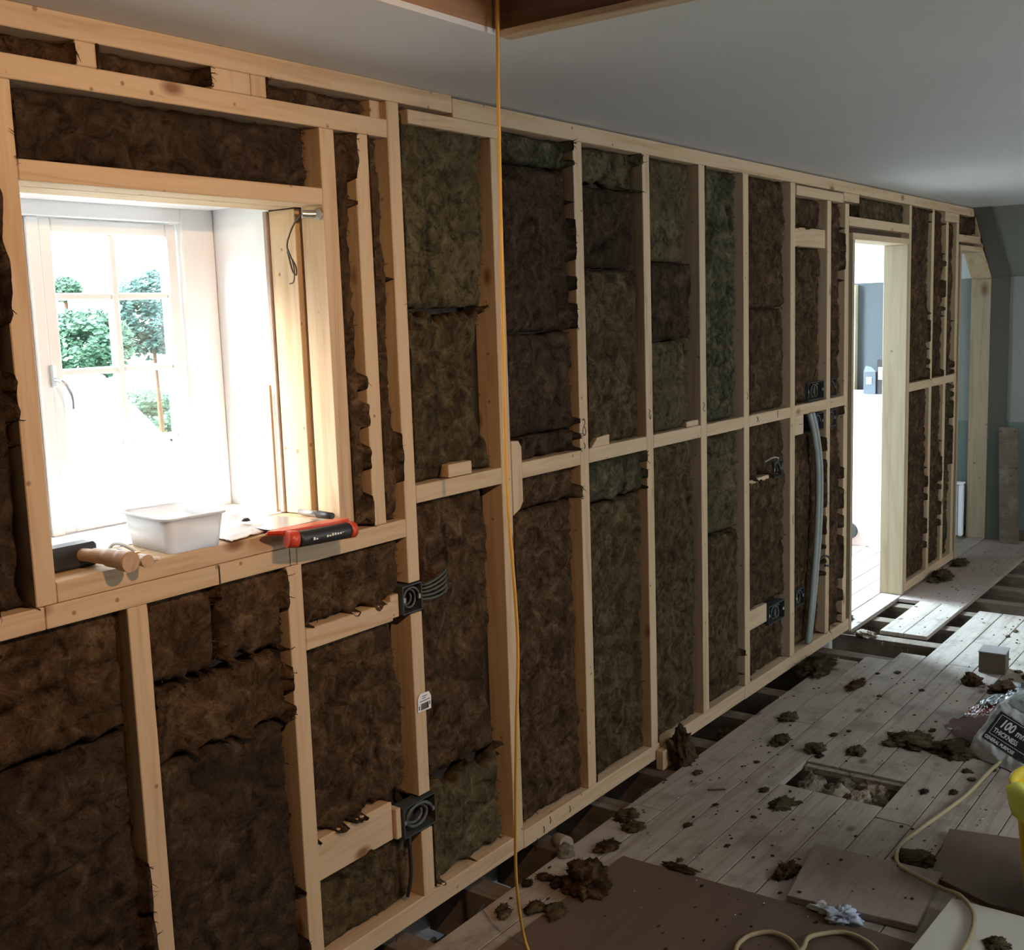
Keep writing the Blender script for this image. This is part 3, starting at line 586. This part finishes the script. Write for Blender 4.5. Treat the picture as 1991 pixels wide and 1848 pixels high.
# ------------------------------------------------------------------ wool lumps
def lump(lab, x, y, sx, sy_, sz, mt, z=0.0, sub=3, name='wool_clump', cat='wool clump', group=None, rough=1.0):
    bm = bmesh.new(); bmesh.ops.create_icosphere(bm, subdivisions=sub, radius=1)
    sd = Vector((random.random()*40, random.random()*40, 0))
    for v in bm.verts:
        n = noise.fractal(v.co*1.5+sd, .6, 2.2, 5)*.42*rough; q = noise.noise(v.co*3.5+sd); n += max(0, .35-abs(q)*2)*-.45*rough
        c = v.co*(1+n); v.co = Vector((c.x*sx, c.y*sy_, max(c.z*sz, -sz*.35)))
    zmin = min(v.co.z for v in bm.verts); me_ = bm_mesh(bm, name, True)
    if cat == 'wool clump':
        V = [tuple(v.co) for v in me_.vertices]; Fa = [tuple(p.vertices) for p in me_.polygons]; n0 = len(V); m_ = (sx+sy_)/2
        k = [random.randrange(n0) for _ in range(int(30+m_*3600))]
        strands(V, Fa, [Vector(V[i]) for i in k], [Vector((V[i][0], V[i][1], abs(V[i][2])*.4+.1*m_)) for i in k], max(.006, m_*.20), .0008)
        V = [(a, b, max(c, zmin)) for a, b, c in V]
        me_ = bpy.data.meshes.new(name); me_.from_pydata(V, [], Fa)
        for p in me_.polygons: p.use_smooth = True
    o = link(name, me_, mt, None, (x, y, z-zmin+.0005), label=lab, category=cat, group=group)
    o.rotation_euler.z = 0; return o
big = [
 ('large dark brown wool clump on the hardboard sheet by the rope', 2.47, -.275, .068, .062, .055, WB, .005, 4),
 ('tall ragged wool clump leaning on the bottom plate at mid-wall', 3.43, -.065, .055, .05, .085, WM, .0, 4),
 ('pale torn wool piece in the gap behind the ragged clump', 3.80, -.05, .075, .04, .05, WM, -.06, 4),
 ('long brown and olive wool heap spilling over the gap near the doorway', 4.66, -.09, .16, .07, .04, WM, 0, 4),
 ('flat olive wool tuft in front of the plastic sack', 4.02, -.70, .10, .09, .022, WG, 0, 4),
 ('dark green wool tuft tucked against the plastic sack', 4.00, -.85, .07, .075, .035, WG, 0, 4),
 ('dark brown wool ball in front of the small cardboard box', 4.80, -.71, .05, .045, .04, WB, 0, 4),
 ('dark brown wool tuft between the cardboard box and the plastic sack', 4.78, -.84, .08, .05, .03, WB, 0, 4),
 ('wool tuft on the boards just beyond the rubble-filled cut-out', 3.77, -.43, .05, .035, .022, WG, 0, 3),
 ('pinkish brown wool tuft left beyond the cut-out', 3.78, -.29, .055, .03, .018, WM, 0, 3),
 ('small olive tuft right beyond the cut-out', 3.82, -.56, .05, .03, .018, WG, 0, 3),
 ('green tuft on the boards halfway to the wall gap', 4.02, -.22, .055, .035, .02, WG, 0, 3),
 ('flat olive flake on the boards below the cut-out', 3.28, -.51, .065, .035, .008, WG, 0, 3),
 ('olive wool tuft between the two plywood offcuts', 3.13, -.985, .05, .06, .02, WG, 0, 3),
 ('dark wool tuft at the left corner of the plywood square', 2.86, -.70, .06, .03, .022, WB, 0, 3),
 ('brown crescent wool flake by the dark gap', 2.72, -.19, .05, .03, .015, WB, 0, 3),
 ('olive brown tuft on the board edge beside the gap', 2.93, -.135, .05, .035, .022, WM, 0, 3),
 ('brown tuft right of the white rubble', 2.87, -.19, .045, .035, .012, WM, 0, 3),
 ('dark wool heap at the foot of the wall right of the doorway', 6.62, -.075, .13, .06, .045, WM, 0, 4),
 ('small wool heap at the foot of the far stud', 7.05, -.06, .10, .05, .025, WM, 0, 3),
 ('brown wool heap just inside the doorway threshold', 5.50, .10, .07, .04, .04, WM, 0, 3),
 ('brown wool crumbs on the broken board end before the doorway', 5.34, -.07, .05, .05, .025, WR, -.02, 3),
 ('dark curled flake on the boards left of the cardboard box', 4.53, -.31, .09, .03, .012, WB, 0, 3),
 ('thin curled strip of bark-like wool on the hardboard edge', 2.71, -.44, .02, .06, .008, WB, .005, 3),
 ('grey tuft on the bright boards right of the box', 5.0, -.90, .05, .035, .02, WG, 0, 3),
 ('grey green flake on the pale cream board', 2.72, -1.30, .035, .03, .01, WG, .043, 3),
 ('grey wool tuft at the very bottom of the pale cream board', 2.60, -1.29, .045, .035, .018, WM, .043, 3),
]
for b in big:
    q = 1 if b[5] > .05 else .72
    lump(b[0], b[1], b[2], b[3]*.92, b[4]*.9, b[5]*q, b[6], z=b[7], sub=4, rough=1.25)
# brown rags and flakes at the lower left end of the floor
for i in range(12):
    lump('brown wool flake scattered beside the rope on the floor', random.uniform(2.22, 2.52), random.uniform(-.28, -.12), random.uniform(.015, .04), random.uniform(.012, .03), .008, WK if i % 2 else WM, 0.005, 2, group='flakes beside the rope')
sp_ = []
for i in range(40):
    for _ in range(30):
        x, y = random.uniform(2.75, 5.9), random.uniform(-1.05, -.12)
        if x > 4.85 and y > -.46: continue
        if 3.38 < x < 3.7 and -.82 < y < -.40: continue
        if x < 3.45 and y < -.68: continue
        if all((x-a)**2+(y-b)**2 > .06**2 for a, b in sp_): break
    sp_.append((x, y)); s = random.uniform(.006, .015)
    lump('small scrap of wool lying on the floorboards', x, y, s*random.uniform(.9, 2.2), s, s*.3, random.choice((WK, WM, WD, WM)), 0, 3, group='wool scraps on the boards')
bm = bmesh.new()
for i in range(520):
    x, y = random.uniform(2.3, 7.7), random.uniform(-1.1, -.1)
    if x > 4.85 and y > -.47 and not (5.42 < x < 6.05 and -.34 < y < -.13) and not (x > 6.07 and y > -.34): continue
    if 3.40 < x < 3.68 and -.81 < y < -.42: continue
    if x > 5.98 and y < -.34: continue
    s = random.uniform(.0018, .006); r = bmesh.ops.create_icosphere(bm, subdivisions=1, radius=1)
    for v in r['verts']: v.co = Vector((v.co.x*s*random.uniform(.7, 2.2)+x, v.co.y*s*random.uniform(.6, 1.4)+y, max(0, v.co.z)*s*.5+.0055*(x < 2.7)+.021*(2.74 < x < 3.04 and y < -.77)))
link('floor_crumbs', bm_mesh(bm, 'floor_crumbs'), WK, None, label='fine dark crumbs of wool and sawdust strewn over the floor', category='debris', kind='stuff')
bm = bmesh.new()
for i in range(90):
    x, y = random.uniform(2.4, 5.9), random.uniform(-1.1, -.1)
    if x > 4.85 and y > -.47 or (3.40 < x < 3.68 and -.81 < y < -.42): continue
    s = random.uniform(.001, .003); r = bmesh.ops.create_icosphere(bm, subdivisions=1, radius=1)
    for v in r['verts']: v.co = Vector((v.co.x*s+x, v.co.y*s+y, max(0, v.co.z)*s+.006))
link('white_crumbs', bm_mesh(bm, 'white_crumbs'), PAPER, None, label='tiny white plaster crumbs strewn over the floor', category='debris', kind='stuff')
# rubble in the cut-out
for i, (x, y, s) in enumerate(((3.50, -.52, .05), (3.57, -.50, .055), (3.52, -.60, .06), (3.60, -.60, .05), (3.53, -.68, .055), (3.61, -.70, .05), (3.50, -.75, .04), (3.63, -.66, .035), (3.47, -.66, .03))):
    lump('pale lump of plaster and wool filling the cut-out in the floor', x, y, s, s*.9, .05, WR if i % 3 else WP, -.082, 4, name='rubble_lump', cat='rubble', group='rubble in the floor cut-out')
prism('laths', [(3.63, -.445), (3.657, -.445), (3.657, -.785), (3.635, -.785)], -.04, -.008, 'z', WR, None, label='crusted edge of old plaster along the far side of the cut-out', category='plaster')
# items in the gap between plate and boards
tube('pipe_offcut', [(2.70, .0-.02, -.012), (2.655, -.085, .012)], .022, mat('pale_grey_plastic', (.30, .25, .19), .6), None, 14, False, label='short pale pipe offcut lying in the gap beside the rope', category='pipe')
lump('crumpled white rubble piece beside the pipe offcut', 2.615, -.105, .03, .028, .022, WP, 0, 3, name='rubble_piece', cat='rubble')
for i, (x0, y0, x1, y1, lab) in enumerate(((2.42, -.015, 2.20, -.05, 'grey cable in the dark gap left of the rope foot'), (3.24, -.02, 3.10, -.07, 'grey cable in the gap at mid-wall, left one'), (3.29, -.06, 3.16, -.02, 'grey cable in the gap at mid-wall, crossing one'), (4.27, -.03, 4.08, -.08, 'grey cable in the gap below the fourth bay, left one'), (4.30, -.07, 4.12, -.03, 'grey cable in the gap below the fourth bay, crossing one'), (2.12, -.01, 1.98, -.06, 'pale curl of cable in the gap at the bottom frame edge'))):
    cable(lab, [(x0, y0, -.06), ((x0+x1)/2, (y0+y1)/2, -.045), (x1, y1, -.07)], .007, CABLE)
prism('timber_offcut', [(3.355, -.03), (3.355, -.003), (3.47, -.003), (3.47, -.03)], -.02, .05, 'z', PX, None, .001, label='short timber offcut against the plate beside the ragged wool clump', category='offcut')
lump('crumpled pale blue plastic film on the hardboard', 2.70, -.925, .035, .042, .022, BLUEF, .005, 4, name='plastic_film', cat='plastic', rough=1.5)
lump('grey crumpled film piece left of the blue film', 2.715, -.86, .025, .035, .014, FILM, .005, 3, name='plastic_film', cat='plastic', rough=1.5)
cable('short dark twig on the boards before the ragged clump', [(3.24, -.262, .006), (3.255, -.285, .006), (3.275, -.31, .006)], .003, DARKW, name='twig', cat='twig')

# ------------------------------------------------------------------ small cardboard box
t = empty('cardboard_box', (5.03, -.75, 0), label='small brown cardboard box standing on the floorboards', category='box')
prism('carton', [(4.975, -.692), (4.98, -.800), (5.09, -.790), (5.085, -.685)], .0005, .088, 'z', CARD, t, .001)  # sides coloured darker to stand for shade, lid stays paler
prism('lid', [(4.972, -.689), (4.977, -.803), (5.093, -.793), (5.088, -.682)], .0885, .093, 'z', CARDT, t, .001)
# ------------------------------------------------------------------ plastic insulation sack
sk = empty('insulation_sack', (4.15, -1.25, 0), label='crumpled white plastic insulation sack with a black printed panel', category='sack')
SB, SU, SV = Vector((4.019, -.942, .07)), Vector((-.07, -.138, 0)), Vector((.069, -.046, .08))
SN = Vector((-.07, -.138, -.035)).cross(SV).normalized(); SN = SN if SN.z > 0 else -SN
def sack(u, v, off=0.0):
    """front and top of the stuffed sack; u along the print (1 = 16 cm), v up the face (1 = 11.5 cm)"""
    p = SB + SU*u + SV*v + Vector((0, 0, -.035*min(u, 1.3)))
    b = -.05*max(0, (v-1.0))**2 - .09*max(0, -.1-v)**1.5 - .055*max(0, (-.06-u)*4)**2 - .06*max(0, u-2.4)**2
    w_ = noise.fractal(Vector((u*1.6, v*1.6, 5)), 1, 2, 3)*.010 + .007*abs(noise.noise(Vector((u*5+v*2, v*3, 1)))) + .004*abs(noise.noise(Vector((u*11, v*9, 4))))
    out = 0 < u < 1.7 and 0 < v < 1
    q = p + SN*(b + w_*(.35 if out else 1) + off); q.z = max(q.z, .003+off); return q
grid('sack_body', lambda a, b: sack(-.30+a*3.4, -.62+b*3.0), 90, 80, FILM, sk)
def skirt(a, b):
    q = sack(-.30+a*3.4, 2.38); return Vector((q.x+.05*b, q.y-.02*b, q.z*(1-b)+.003*b))
grid('sack_back', skirt, 60, 8, FILM, sk)
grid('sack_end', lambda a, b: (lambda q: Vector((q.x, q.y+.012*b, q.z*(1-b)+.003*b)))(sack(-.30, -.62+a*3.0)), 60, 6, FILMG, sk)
onsack = lambda u, v, off: sack(u/.159, v/.115, off)
grid('printed_panel', lambda a, b: sack(a*2.6, b, .0022), 80, 24, BLKF, sk)
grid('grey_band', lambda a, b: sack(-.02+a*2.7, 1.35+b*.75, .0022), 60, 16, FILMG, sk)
def line_on(pts, w_=.0018, name='print_line'):
    for (u0, v0), (u1, v1) in zip(pts, pts[1:]):
        u0, v0, u1, v1 = u0*.159, v0*.115, u1*.159, v1*.115
        d = Vector((u1-u0, v1-v0)); n = Vector((-d.y, d.x)).normalized()*w_
        grid(name, lambda a, b: onsack(u0+(u1-u0)*a+n.x*(b-.5), v0+(v1-v0)*a+n.y*(b-.5), .0036), 20, 1, PRW, sk)
line_on([(.08, .24), (.08, .94), (1.02, .94), (1.02, .24), (.08, .24)])
line_on([(1.10, .94), (1.10, .24), (2.2, .24), (2.2, .94), (1.10, .94)])
def text_on(s, u, v, size, bold=.0, slant=0, sx=1.0):
    cu = bpy.data.curves.new('lettering', 'FONT'); cu.body = s; cu.size = size; cu.offset = bold; cu.shear = slant
    o = bpy.data.objects.new('lettering', cu); COL.objects.link(o); bpy.context.view_layer.update()
    me = bpy.data.meshes.new_from_object(o.evaluated_get(bpy.context.evaluated_depsgraph_get())); bpy.data.objects.remove(o); bpy.data.curves.remove(cu)
    bm = bmesh.new(); bm.from_mesh(me); bmesh.ops.triangulate(bm, faces=bm.faces); bmesh.ops.subdivide_edges(bm, edges=[e for e in bm.edges if e.calc_length() > .006], cuts=2)
    for q in bm.verts: q.co = onsack(u*.159+q.co.x*sx, v*.115+q.co.y, .0040)
    bm.to_mesh(me); bm.free(); me.name = 'lettering'; return link('lettering', me, PRW, sk)
text_on('100', .17, .58, .046, .0016, .15, .80); text_on('mm', .60, .58, .034, .0009, 0, .86)
text_on('THICKNESS', .13, .33, .0245, .0007, 0, .80); text_on('GENERAL PURPOSE', .04, .05, .0175, .0006, 0, .82)
# clear and red film flap lying left of the sack
def patch(c, u, v, h, k=0):
    a, b, d, e = [Vector(x) for x in c]; p = (a*(1-u)+b*u)*(1-v)+(e*(1-u)+d*u)*v
    p.z += h*(noise.fractal(Vector((u*3+k, v*3, 2)), 1, 2, 4)*.7+abs(noise.noise(Vector((u*9+k, v*3, 7))))); p.z = max(p.z, .003); return p
PA, PB, PC, PD_, PE = (4.244, -.742, .006), (3.998, -.925, .012), (4.10, -.945, .125), (4.24, -.82, .05), (4.17, -.90, .10)
grid('clear_film_flap', lambda u, v: patch((PA, PB, PC, PD_), u, v, .012), 40, 40, FILMC, sk, thick=.0008)
grid('red_film_strip', lambda u, v: patch((PD_, PC, (4.19, -.955, .145), (4.335, -.83, .055)), u, v, .014, 3)+Vector((0, 0, .004)), 40, 24, FILMR, sk, thick=.0008)
grid('silver_film_strip', lambda u, v: patch(((4.225, -.875, .115), (4.15, -.975, .155), (4.28, -1.02, .175), (4.36, -.92, .12)), u, v, .02, 6), 36, 30, mat('silver_film', (.55, .60, .65), .15, Metallic=.5), sk, thick=.0008)
# second, dark printed wrapper behind
grid('plastic_wrapper', lambda u, v: Vector((4.50+.28*u, -.92-.30*v, .02+.09*math.sin(math.pi*u)**.6*(.5+.5*v)+.02*noise.fractal(Vector((u*5, v*5, 3)), 1, 2, 4))), 30, 30, mat('dark_wrapper', (.05, .055, .075), .22), None, label='crumpled dark plastic wrapper behind the white sack', category='wrapper', thick=.001)
# ------------------------------------------------------------------ yellow tub
yt = empty('rubber_tub', (3.10, -1.43, .018), label='bright yellow flexible tub cut by the right frame edge', category='tub')
bm = bmesh.new(); prof = [(.0, .004), (.145, .004), (.150, .02), (.163, .15), (.178, .292), (.188, .31), (.194, .312), (.200, .322), (.190, .318), (.186, .31)]
inner = [(.172, .285), (.158, .16), (.142, .02), (.0, .015)]
seg = 48; rings = []
for r, z in prof[:7]+[(.186, .315), (.174, .305)]+inner[:3]:
    rings.append([bm.verts.new((max(r, .001)*math.cos(a), max(r, .001)*math.sin(a), z)) for a in [2*math.pi*k/seg for k in range(seg)]])
for a, b in zip(rings, rings[1:]):
    for k in range(seg): bm.faces.new((a[k], a[(k+1) % seg], b[(k+1) % seg], b[k]))
bm.faces.new(rings[0][::-1]); bm.faces.new(rings[-1])
link('tub_body', bm_mesh(bm, 'tub_body', True), YEL, yt, (3.10, -1.43, .019))
def ear(ang, nm):
    """tongue-shaped grip that folds over the rim and hangs down outside"""
    V = []; nu, nv = 14, 8
    def P(a, b):
        hw_ = math.radians(23)*(1-.75*max(0, b-.35)**2.2); th = ang+(a*2-1)*hw_; r = .170+.036*min(1, b*4)-.012*max(0, b-.25); z = .326-.075*max(0, b-.15)/.85
        return Vector((3.10+r*math.cos(th), -1.43+r*math.sin(th), .019+z))
    return grid(nm, P, nu, nv, LIME, yt, thick=.006)
ear(math.radians(142), 'tub_grip'); ear(math.radians(-38), 'tub_grip')

# ------------------------------------------------------------------ things on the window sill
SZ = 1.1375
ft = empty('plastic_container', (1.47, .08, SZ), label='translucent white square food container on the window sill', category='container')
def rrect(cx, cy_, hx, hy, r, n=5):
    out = []
    for (sx, sy_, a0) in ((1, 1, 0), (-1, 1, 90), (-1, -1, 180), (1, -1, 270)):
        for k in range(n+1):
            a = math.radians(a0+90*k/n); out.append((cx+sx*(hx-r)+r*math.cos(a), cy_+sy_*(hy-r)+r*math.sin(a)))
    return out
def loft(name, secs, mt, parent, loc, rotz=0, cap0=True, cap1=False):
    bm = bmesh.new(); R_ = []
    for poly, z in secs: R_.append([bm.verts.new((x, y, z)) for x, y in poly])
    for a, b in zip(R_, R_[1:]):
        for k in range(len(a)): bm.faces.new((a[k], a[(k+1) % len(a)], b[(k+1) % len(a)], b[k]))
    if cap0: bm.faces.new(R_[0][::-1])
    if cap1: bm.faces.new(R_[-1])
    bmesh.ops.rotate(bm, verts=bm.verts, cent=(0, 0, 0), matrix=Matrix.Rotation(rotz, 3, 'Z'))
    bmesh.ops.recalc_face_normals(bm, faces=bm.faces)
    return link(name, bm_mesh(bm, name, True), mt, parent, loc)
hw, hd_ = .070, .10
loft('tub_wall', [(rrect(0, 0, hw*.86, hd_*.88, .018), .0006), (rrect(0, 0, hw*.92, hd_*.93, .02), .03), (rrect(0, 0, hw, hd_, .022), .074), (rrect(0, 0, hw-.002, hd_-.002, .02), .074), (rrect(0, 0, hw*.92-.002, hd_*.93-.002, .018), .03), (rrect(0, 0, hw*.86-.002, hd_*.88-.002, .016), .003)], TUBM, ft, (1.463, .092, SZ), math.radians(-9), True, True)
loft('tub_rim', [(rrect(0, 0, hw+.001, hd_+.001, .022), .070), (rrect(0, 0, hw+.006, hd_+.006, .026), .071), (rrect(0, 0, hw+.006, hd_+.006, .026), .0755), (rrect(0, 0, hw+.001, hd_+.001, .022), .0755), (rrect(0, 0, hw+.001, hd_+.001, .022), .070)], TUBM, ft, (1.463, .092, SZ), math.radians(-9), False, False)
hm = empty('lump_hammer', (1.20, .05, SZ), label='lump hammer with black head and thick wooden handle on the left sill end', category='hammer')
box('hammer_head', 1.135, 1.262, .065, .112, SZ+.0005, SZ+.048, HEAD, hm, .006)
tube('hammer_handle', [(1.225, .075, SZ+.026), (1.235, .03, SZ+.026), (1.243, -.02, SZ+.024), (1.247, -.062, SZ+.021)], [.013, .015, .018, .0205], HANDLE, hm, 16)
ch = empty('chisel', (1.29, .0, SZ), label='chisel with brass-ringed wooden handle beside the hammer', category='chisel')
tube('chisel_handle', [(1.296, .0, SZ+.014), (1.290, -.035, SZ+.014), (1.287, -.058, SZ+.014)], [.010, .0125, .013], HANDLE, ch, 14)
tube('brass_ring', [(1.2955, -.010, SZ+.014), (1.292, -.020, SZ+.014)], .0138, BRASS, ch, 14, False)
tube('black_grip', [(1.31, .07, SZ+.013), (1.2965, .002, SZ+.014)], .0105, BLACKP, ch, 14, False)
tube('blade', [(1.325, .15, SZ+.006), (1.31, .07, SZ+.012)], .005, STEEL, ch, 6, False)
tube('strap', [(1.32, .13, SZ+.004), (1.315, .09, SZ+.03), (1.315, .045, SZ+.028), (1.325, .0, SZ+.008), (1.345, -.012, SZ+.004)], .004, PAPER, None, 8, label='white strap loop between the hammer and the container', category='strap')
sw = empty('hand_saw', (1.70, -.05, SZ), label='hand saw with a red and black handle overhanging the right end of the sill', category='saw')
prism('saw_handle', [(1.603, -.03), (1.63, -.062), (1.785, -.088), (1.815, -.085), (1.815, -.062), (1.78, -.045), (1.66, -.02)], SZ+.004, SZ+.014, 'z', RED, sw, .004)
tube('saw_grip', [(1.650, -.082, SZ-.006), (1.72, -.088, SZ-.008), (1.795, -.092, SZ-.010)], .0185, BLACKP, sw, 16)
tube('grip_end', [(1.628, -.074, SZ-.002), (1.651, -.082, SZ-.006)], .019, RED, sw, 16, False); tube('grip_end', [(1.794, -.092, SZ-.010), (1.812, -.092, SZ-.011)], .019, RED, sw, 16, False)
bm = bmesh.new()
for i in range(13):
    if i in (2, 3, 4): continue
    add_box(bm, (1.675+i*.008, -.1088, SZ-.010), (1.680+i*.008, -.1070, SZ-.010+random.uniform(.002, .006)))
link('handle_print', bm_mesh(bm, 'handle_print'), PRW, sw)
prism('saw_blade', [(1.64, -.01), (1.79, -.02), (1.76, .18), (1.70, .37), (1.665, .37)], SZ+.009, SZ+.0105, 'z', STEEL, sw)
mk = empty('marker_pen', (1.84, .06, SZ), label='marker pen with a dark cap lying in the right corner of the sill', category='pen')
tube('pen_barrel', [(1.846, .118, SZ+.009), (1.841, .05, SZ+.009)], .0075, STEEL, mk, 12, False); tube('pen_cap', [(1.841, .05, SZ+.009), (1.838, -.002, SZ+.009)], [.009, .0075], BLACKP, mk, 12, False)
grid('plastic_packet', lambda u, v: Vector((1.535+.19*u+.03*v, -.005+.04*u+.17*v, SZ+.003+.012*math.sin(math.pi*v)*math.sin(math.pi*u)+.006*abs(noise.fractal(Vector((u*4, v*4, 1)), 1, 2, 3)))), 24, 24, PAPER, None, thick=.001, label='flat white paper packet between the container and the saw', category='packet')
lump('small dark key on the white packet', 1.645, .075, .012, .008, .006, BLACKP, SZ+.022, 2, name='metal_clip', cat='clip')
# crumbs of sawdust along the sill edge: omitted as they are not countable
# ------------------------------------------------------------------ seen through the doorway
hb = empty('white_unit', (7.4, 1.1, 0), label='bright white waist-high boxed-in partition seen through the doorway', category='partition')
box('unit_panel', 7.30, 7.36, .42, 2.1, .001, .985, WHITE, hb, .002); box('unit_top', 7.29, 7.75, .42, 2.1, .986, 1.012, PWHITE, hb, .003)
tube('soil_pipe', [(7.26, .715, .10), (7.299, .715, .10)], .055, BLACKP, None, 20, False, label='round black waste pipe end low on the white partition', category='pipe')
tube('pink_patch', [(7.294, .66, .085), (7.2995, .66, .085)], .10, PINK, hb, 20, False)
t = empty('cement_carton', (7.4, .6, 1.012), label='grey open carton with a white label on the partition top', category='carton')
box('carton_body', 7.36, 7.46, .575, .655, 1.0125, 1.16, mat('grey_card', (.07, .073, .078), .8), t); prism('carton_flap', [(.575, 1.16), (.655, 1.16), (.64, 1.20), (.60, 1.19)], 7.36, 7.364, 'x', mat('grey_card_light', (.13, .13, .135), .8), t)
box('carton_label', 7.357, 7.3595, .60, .635, 1.08, 1.125, PAPER, t, 0)
t = empty('brown_carton', (7.4, .53, 1.012), label='brown carton with a white shipping label beside the grey carton', category='carton')
box('carton_body', 7.37, 7.50, .46, .57, 1.0125, 1.24, mat('dark_brown_card', (.022, .013, .01), .8), t); box('carton_label', 7.367, 7.3695, .485, .56, 1.11, 1.19, PAPER, t, 0)
box('trim_3', 7.88, 7.938, .90, .965, .001, 1.74, PZ, None, kind='structure')
t = empty('radiator', (7.85, .16, .06), label='small white radiator under the green wall in the far opening', category='radiator')
bm = bmesh.new()
for i in range(7): add_box(bm, (7.80, .125+i*.036, .02), (7.85, .155+i*.036, .375), .008)
link('radiator_fins', bm_mesh(bm, 'radiator_fins'), PWHITE, t); box('radiator_top', 7.795, 7.855, .12, .38, .376, .392, PWHITE, t, .004)
t = empty('leaning_board', (7.83, -.17, 0), label='grey board leaning on the end wall right of the far opening', category='board')
bm = bmesh.new(); vs = [(7.80, -.118, .001), (7.80, -.236, .001), (7.868, -.192, .765), (7.868, -.078, .765)]
a = [bm.verts.new(v) for v in vs]; b = [bm.verts.new((v[0]+.022, v[1], v[2]+.002)) for v in vs]
bm.faces.new(a); bm.faces.new(b[::-1])
for i in range(4): bm.faces.new((a[i], b[i], b[(i+1) % 4], a[(i+1) % 4]))
bmesh.ops.recalc_face_normals(bm, faces=bm.faces); link('plank', bm_mesh(bm, 'plank'), JOIST, t)
bm = bmesh.new()
for y, z in ((-.095, .74), (-.18, .74), (-.17, .45), (-.20, .50), (-.15, .20)):
    x = 7.80+.068*z/.765-.001; add_box(bm, (x-.001, y-.004, z-.004), (x+.001, y+.004, z+.004))
link('screw_hole', bm_mesh(bm, 'screw_hole'), BLKF, t)

# ------------------------------------------------------------------ outdoors beyond the window
box('ground_outside', -20, 3.8, .7, 40, -3.1, -3.0, mat('lawn', (.30, .36, .20), .9), None, 0, kind='structure')
box('ground_outside', 3.8, 40, 2.8, 40, -3.1, -3.0, mat('lawn_far', (.30, .36, .20), .9), None, 0, kind='structure')
LEAF = [mat('leaf_%s' % n, c, .6) for n, c in (('light', (.07, .16, .10)), ('blue_green', (.045, .12, .105)))]
def tree(lab, x, y, z, r, rz, n, mt, gz=-3.0, gap=.0):
    t = empty('tree', (x, y, gz), label=lab, category='tree')
    tube('trunk', [(x, y, gz), (x+.05, y, (gz+z)/2), (x, y, z)], [.05, .04, .03], DARKW, t)
    V = []; Fc = []; sd = random.random()*50
    while len(Fc) < n:
        p = Vector((random.gauss(0, 1), random.gauss(0, 1), random.gauss(0, 1))).normalized()*random.random()**.33
        if noise.noise(p*2.6+Vector((sd, 0, 0))) < gap: continue
        c = Vector((p.x*r, p.y*r, p.z*rz)); s = random.uniform(.03, .06)
        a = Vector((random.uniform(-1, 1), random.uniform(-1, 1), random.uniform(-.4, .4))).normalized()*s; b = a.orthogonal().normalized()*s*.6
        i = len(V); V += [c-a, c+b, c+a, c-b]; Fc.append((i, i+1, i+2, i+3))
    me = bpy.data.meshes.new('crown'); me.from_pydata(V, [], Fc); link('crown', me, mt, t, (x, y, z))
tree('leafy tree seen in the left middle panes, behind the window bars', 8.95, 12.0, 1.42, .66, .52, 7000, LEAF[0], gap=-.12)
tree('blue-green tree seen in the upper right panes', 11.25, 13.6, 1.82, .60, .74, 6000, LEAF[1], gap=-.02)
tree('small tree seen in the top left pane', 9.95, 13.9, 2.24, .26, .2, 700, LEAF[0], gap=0)
tree('green tree seen in the lower right panes beside the white roof', 11.95, 15.0, -.2, .92, .80, 9000, LEAF[0], gap=-.2)
hs = empty('white_house', (5.4, 7.5, -3), label='white house with a pale sloping roof seen through the lower panes', category='house')
WH = mat('white_render', (.85, .85, .84), .8); RF = mat('pale_roof', (.70, .72, .74), .7)
box('house_wall', 4.7, 7.0, 7.2, 8.8, -3.0, .10, WH, hs, 0); prism('gable', [(4.7, .10), (7.0, .10), (5.98, 1.13)], 7.2, 8.8, 'y', WH, hs)
prism('roof', [(5.98, 1.13), (7.09, .02), (7.09, .08), (5.98, 1.20)], 7.1, 8.9, 'y', RF, hs); prism('roof', [(5.98, 1.13), (4.6, -.1), (4.6, -.04), (5.98, 1.20)], 7.1, 8.9, 'y', RF, hs)
t = empty('blue_shed', (13.2, 16.5, -3), label='blue-grey shed seen in the lower right pane beside the green tree', category='shed')
box('shed_wall', 12.75, 13.8, 16.2, 17.2, -3.0, .26, mat('blue_shed_paint', (.05, .075, .16), .7), t, 0); prism('shed_roof', [(12.7, .26), (13.85, .26), (13.3, .38)], 16.1, 17.3, 'y', RF, t)
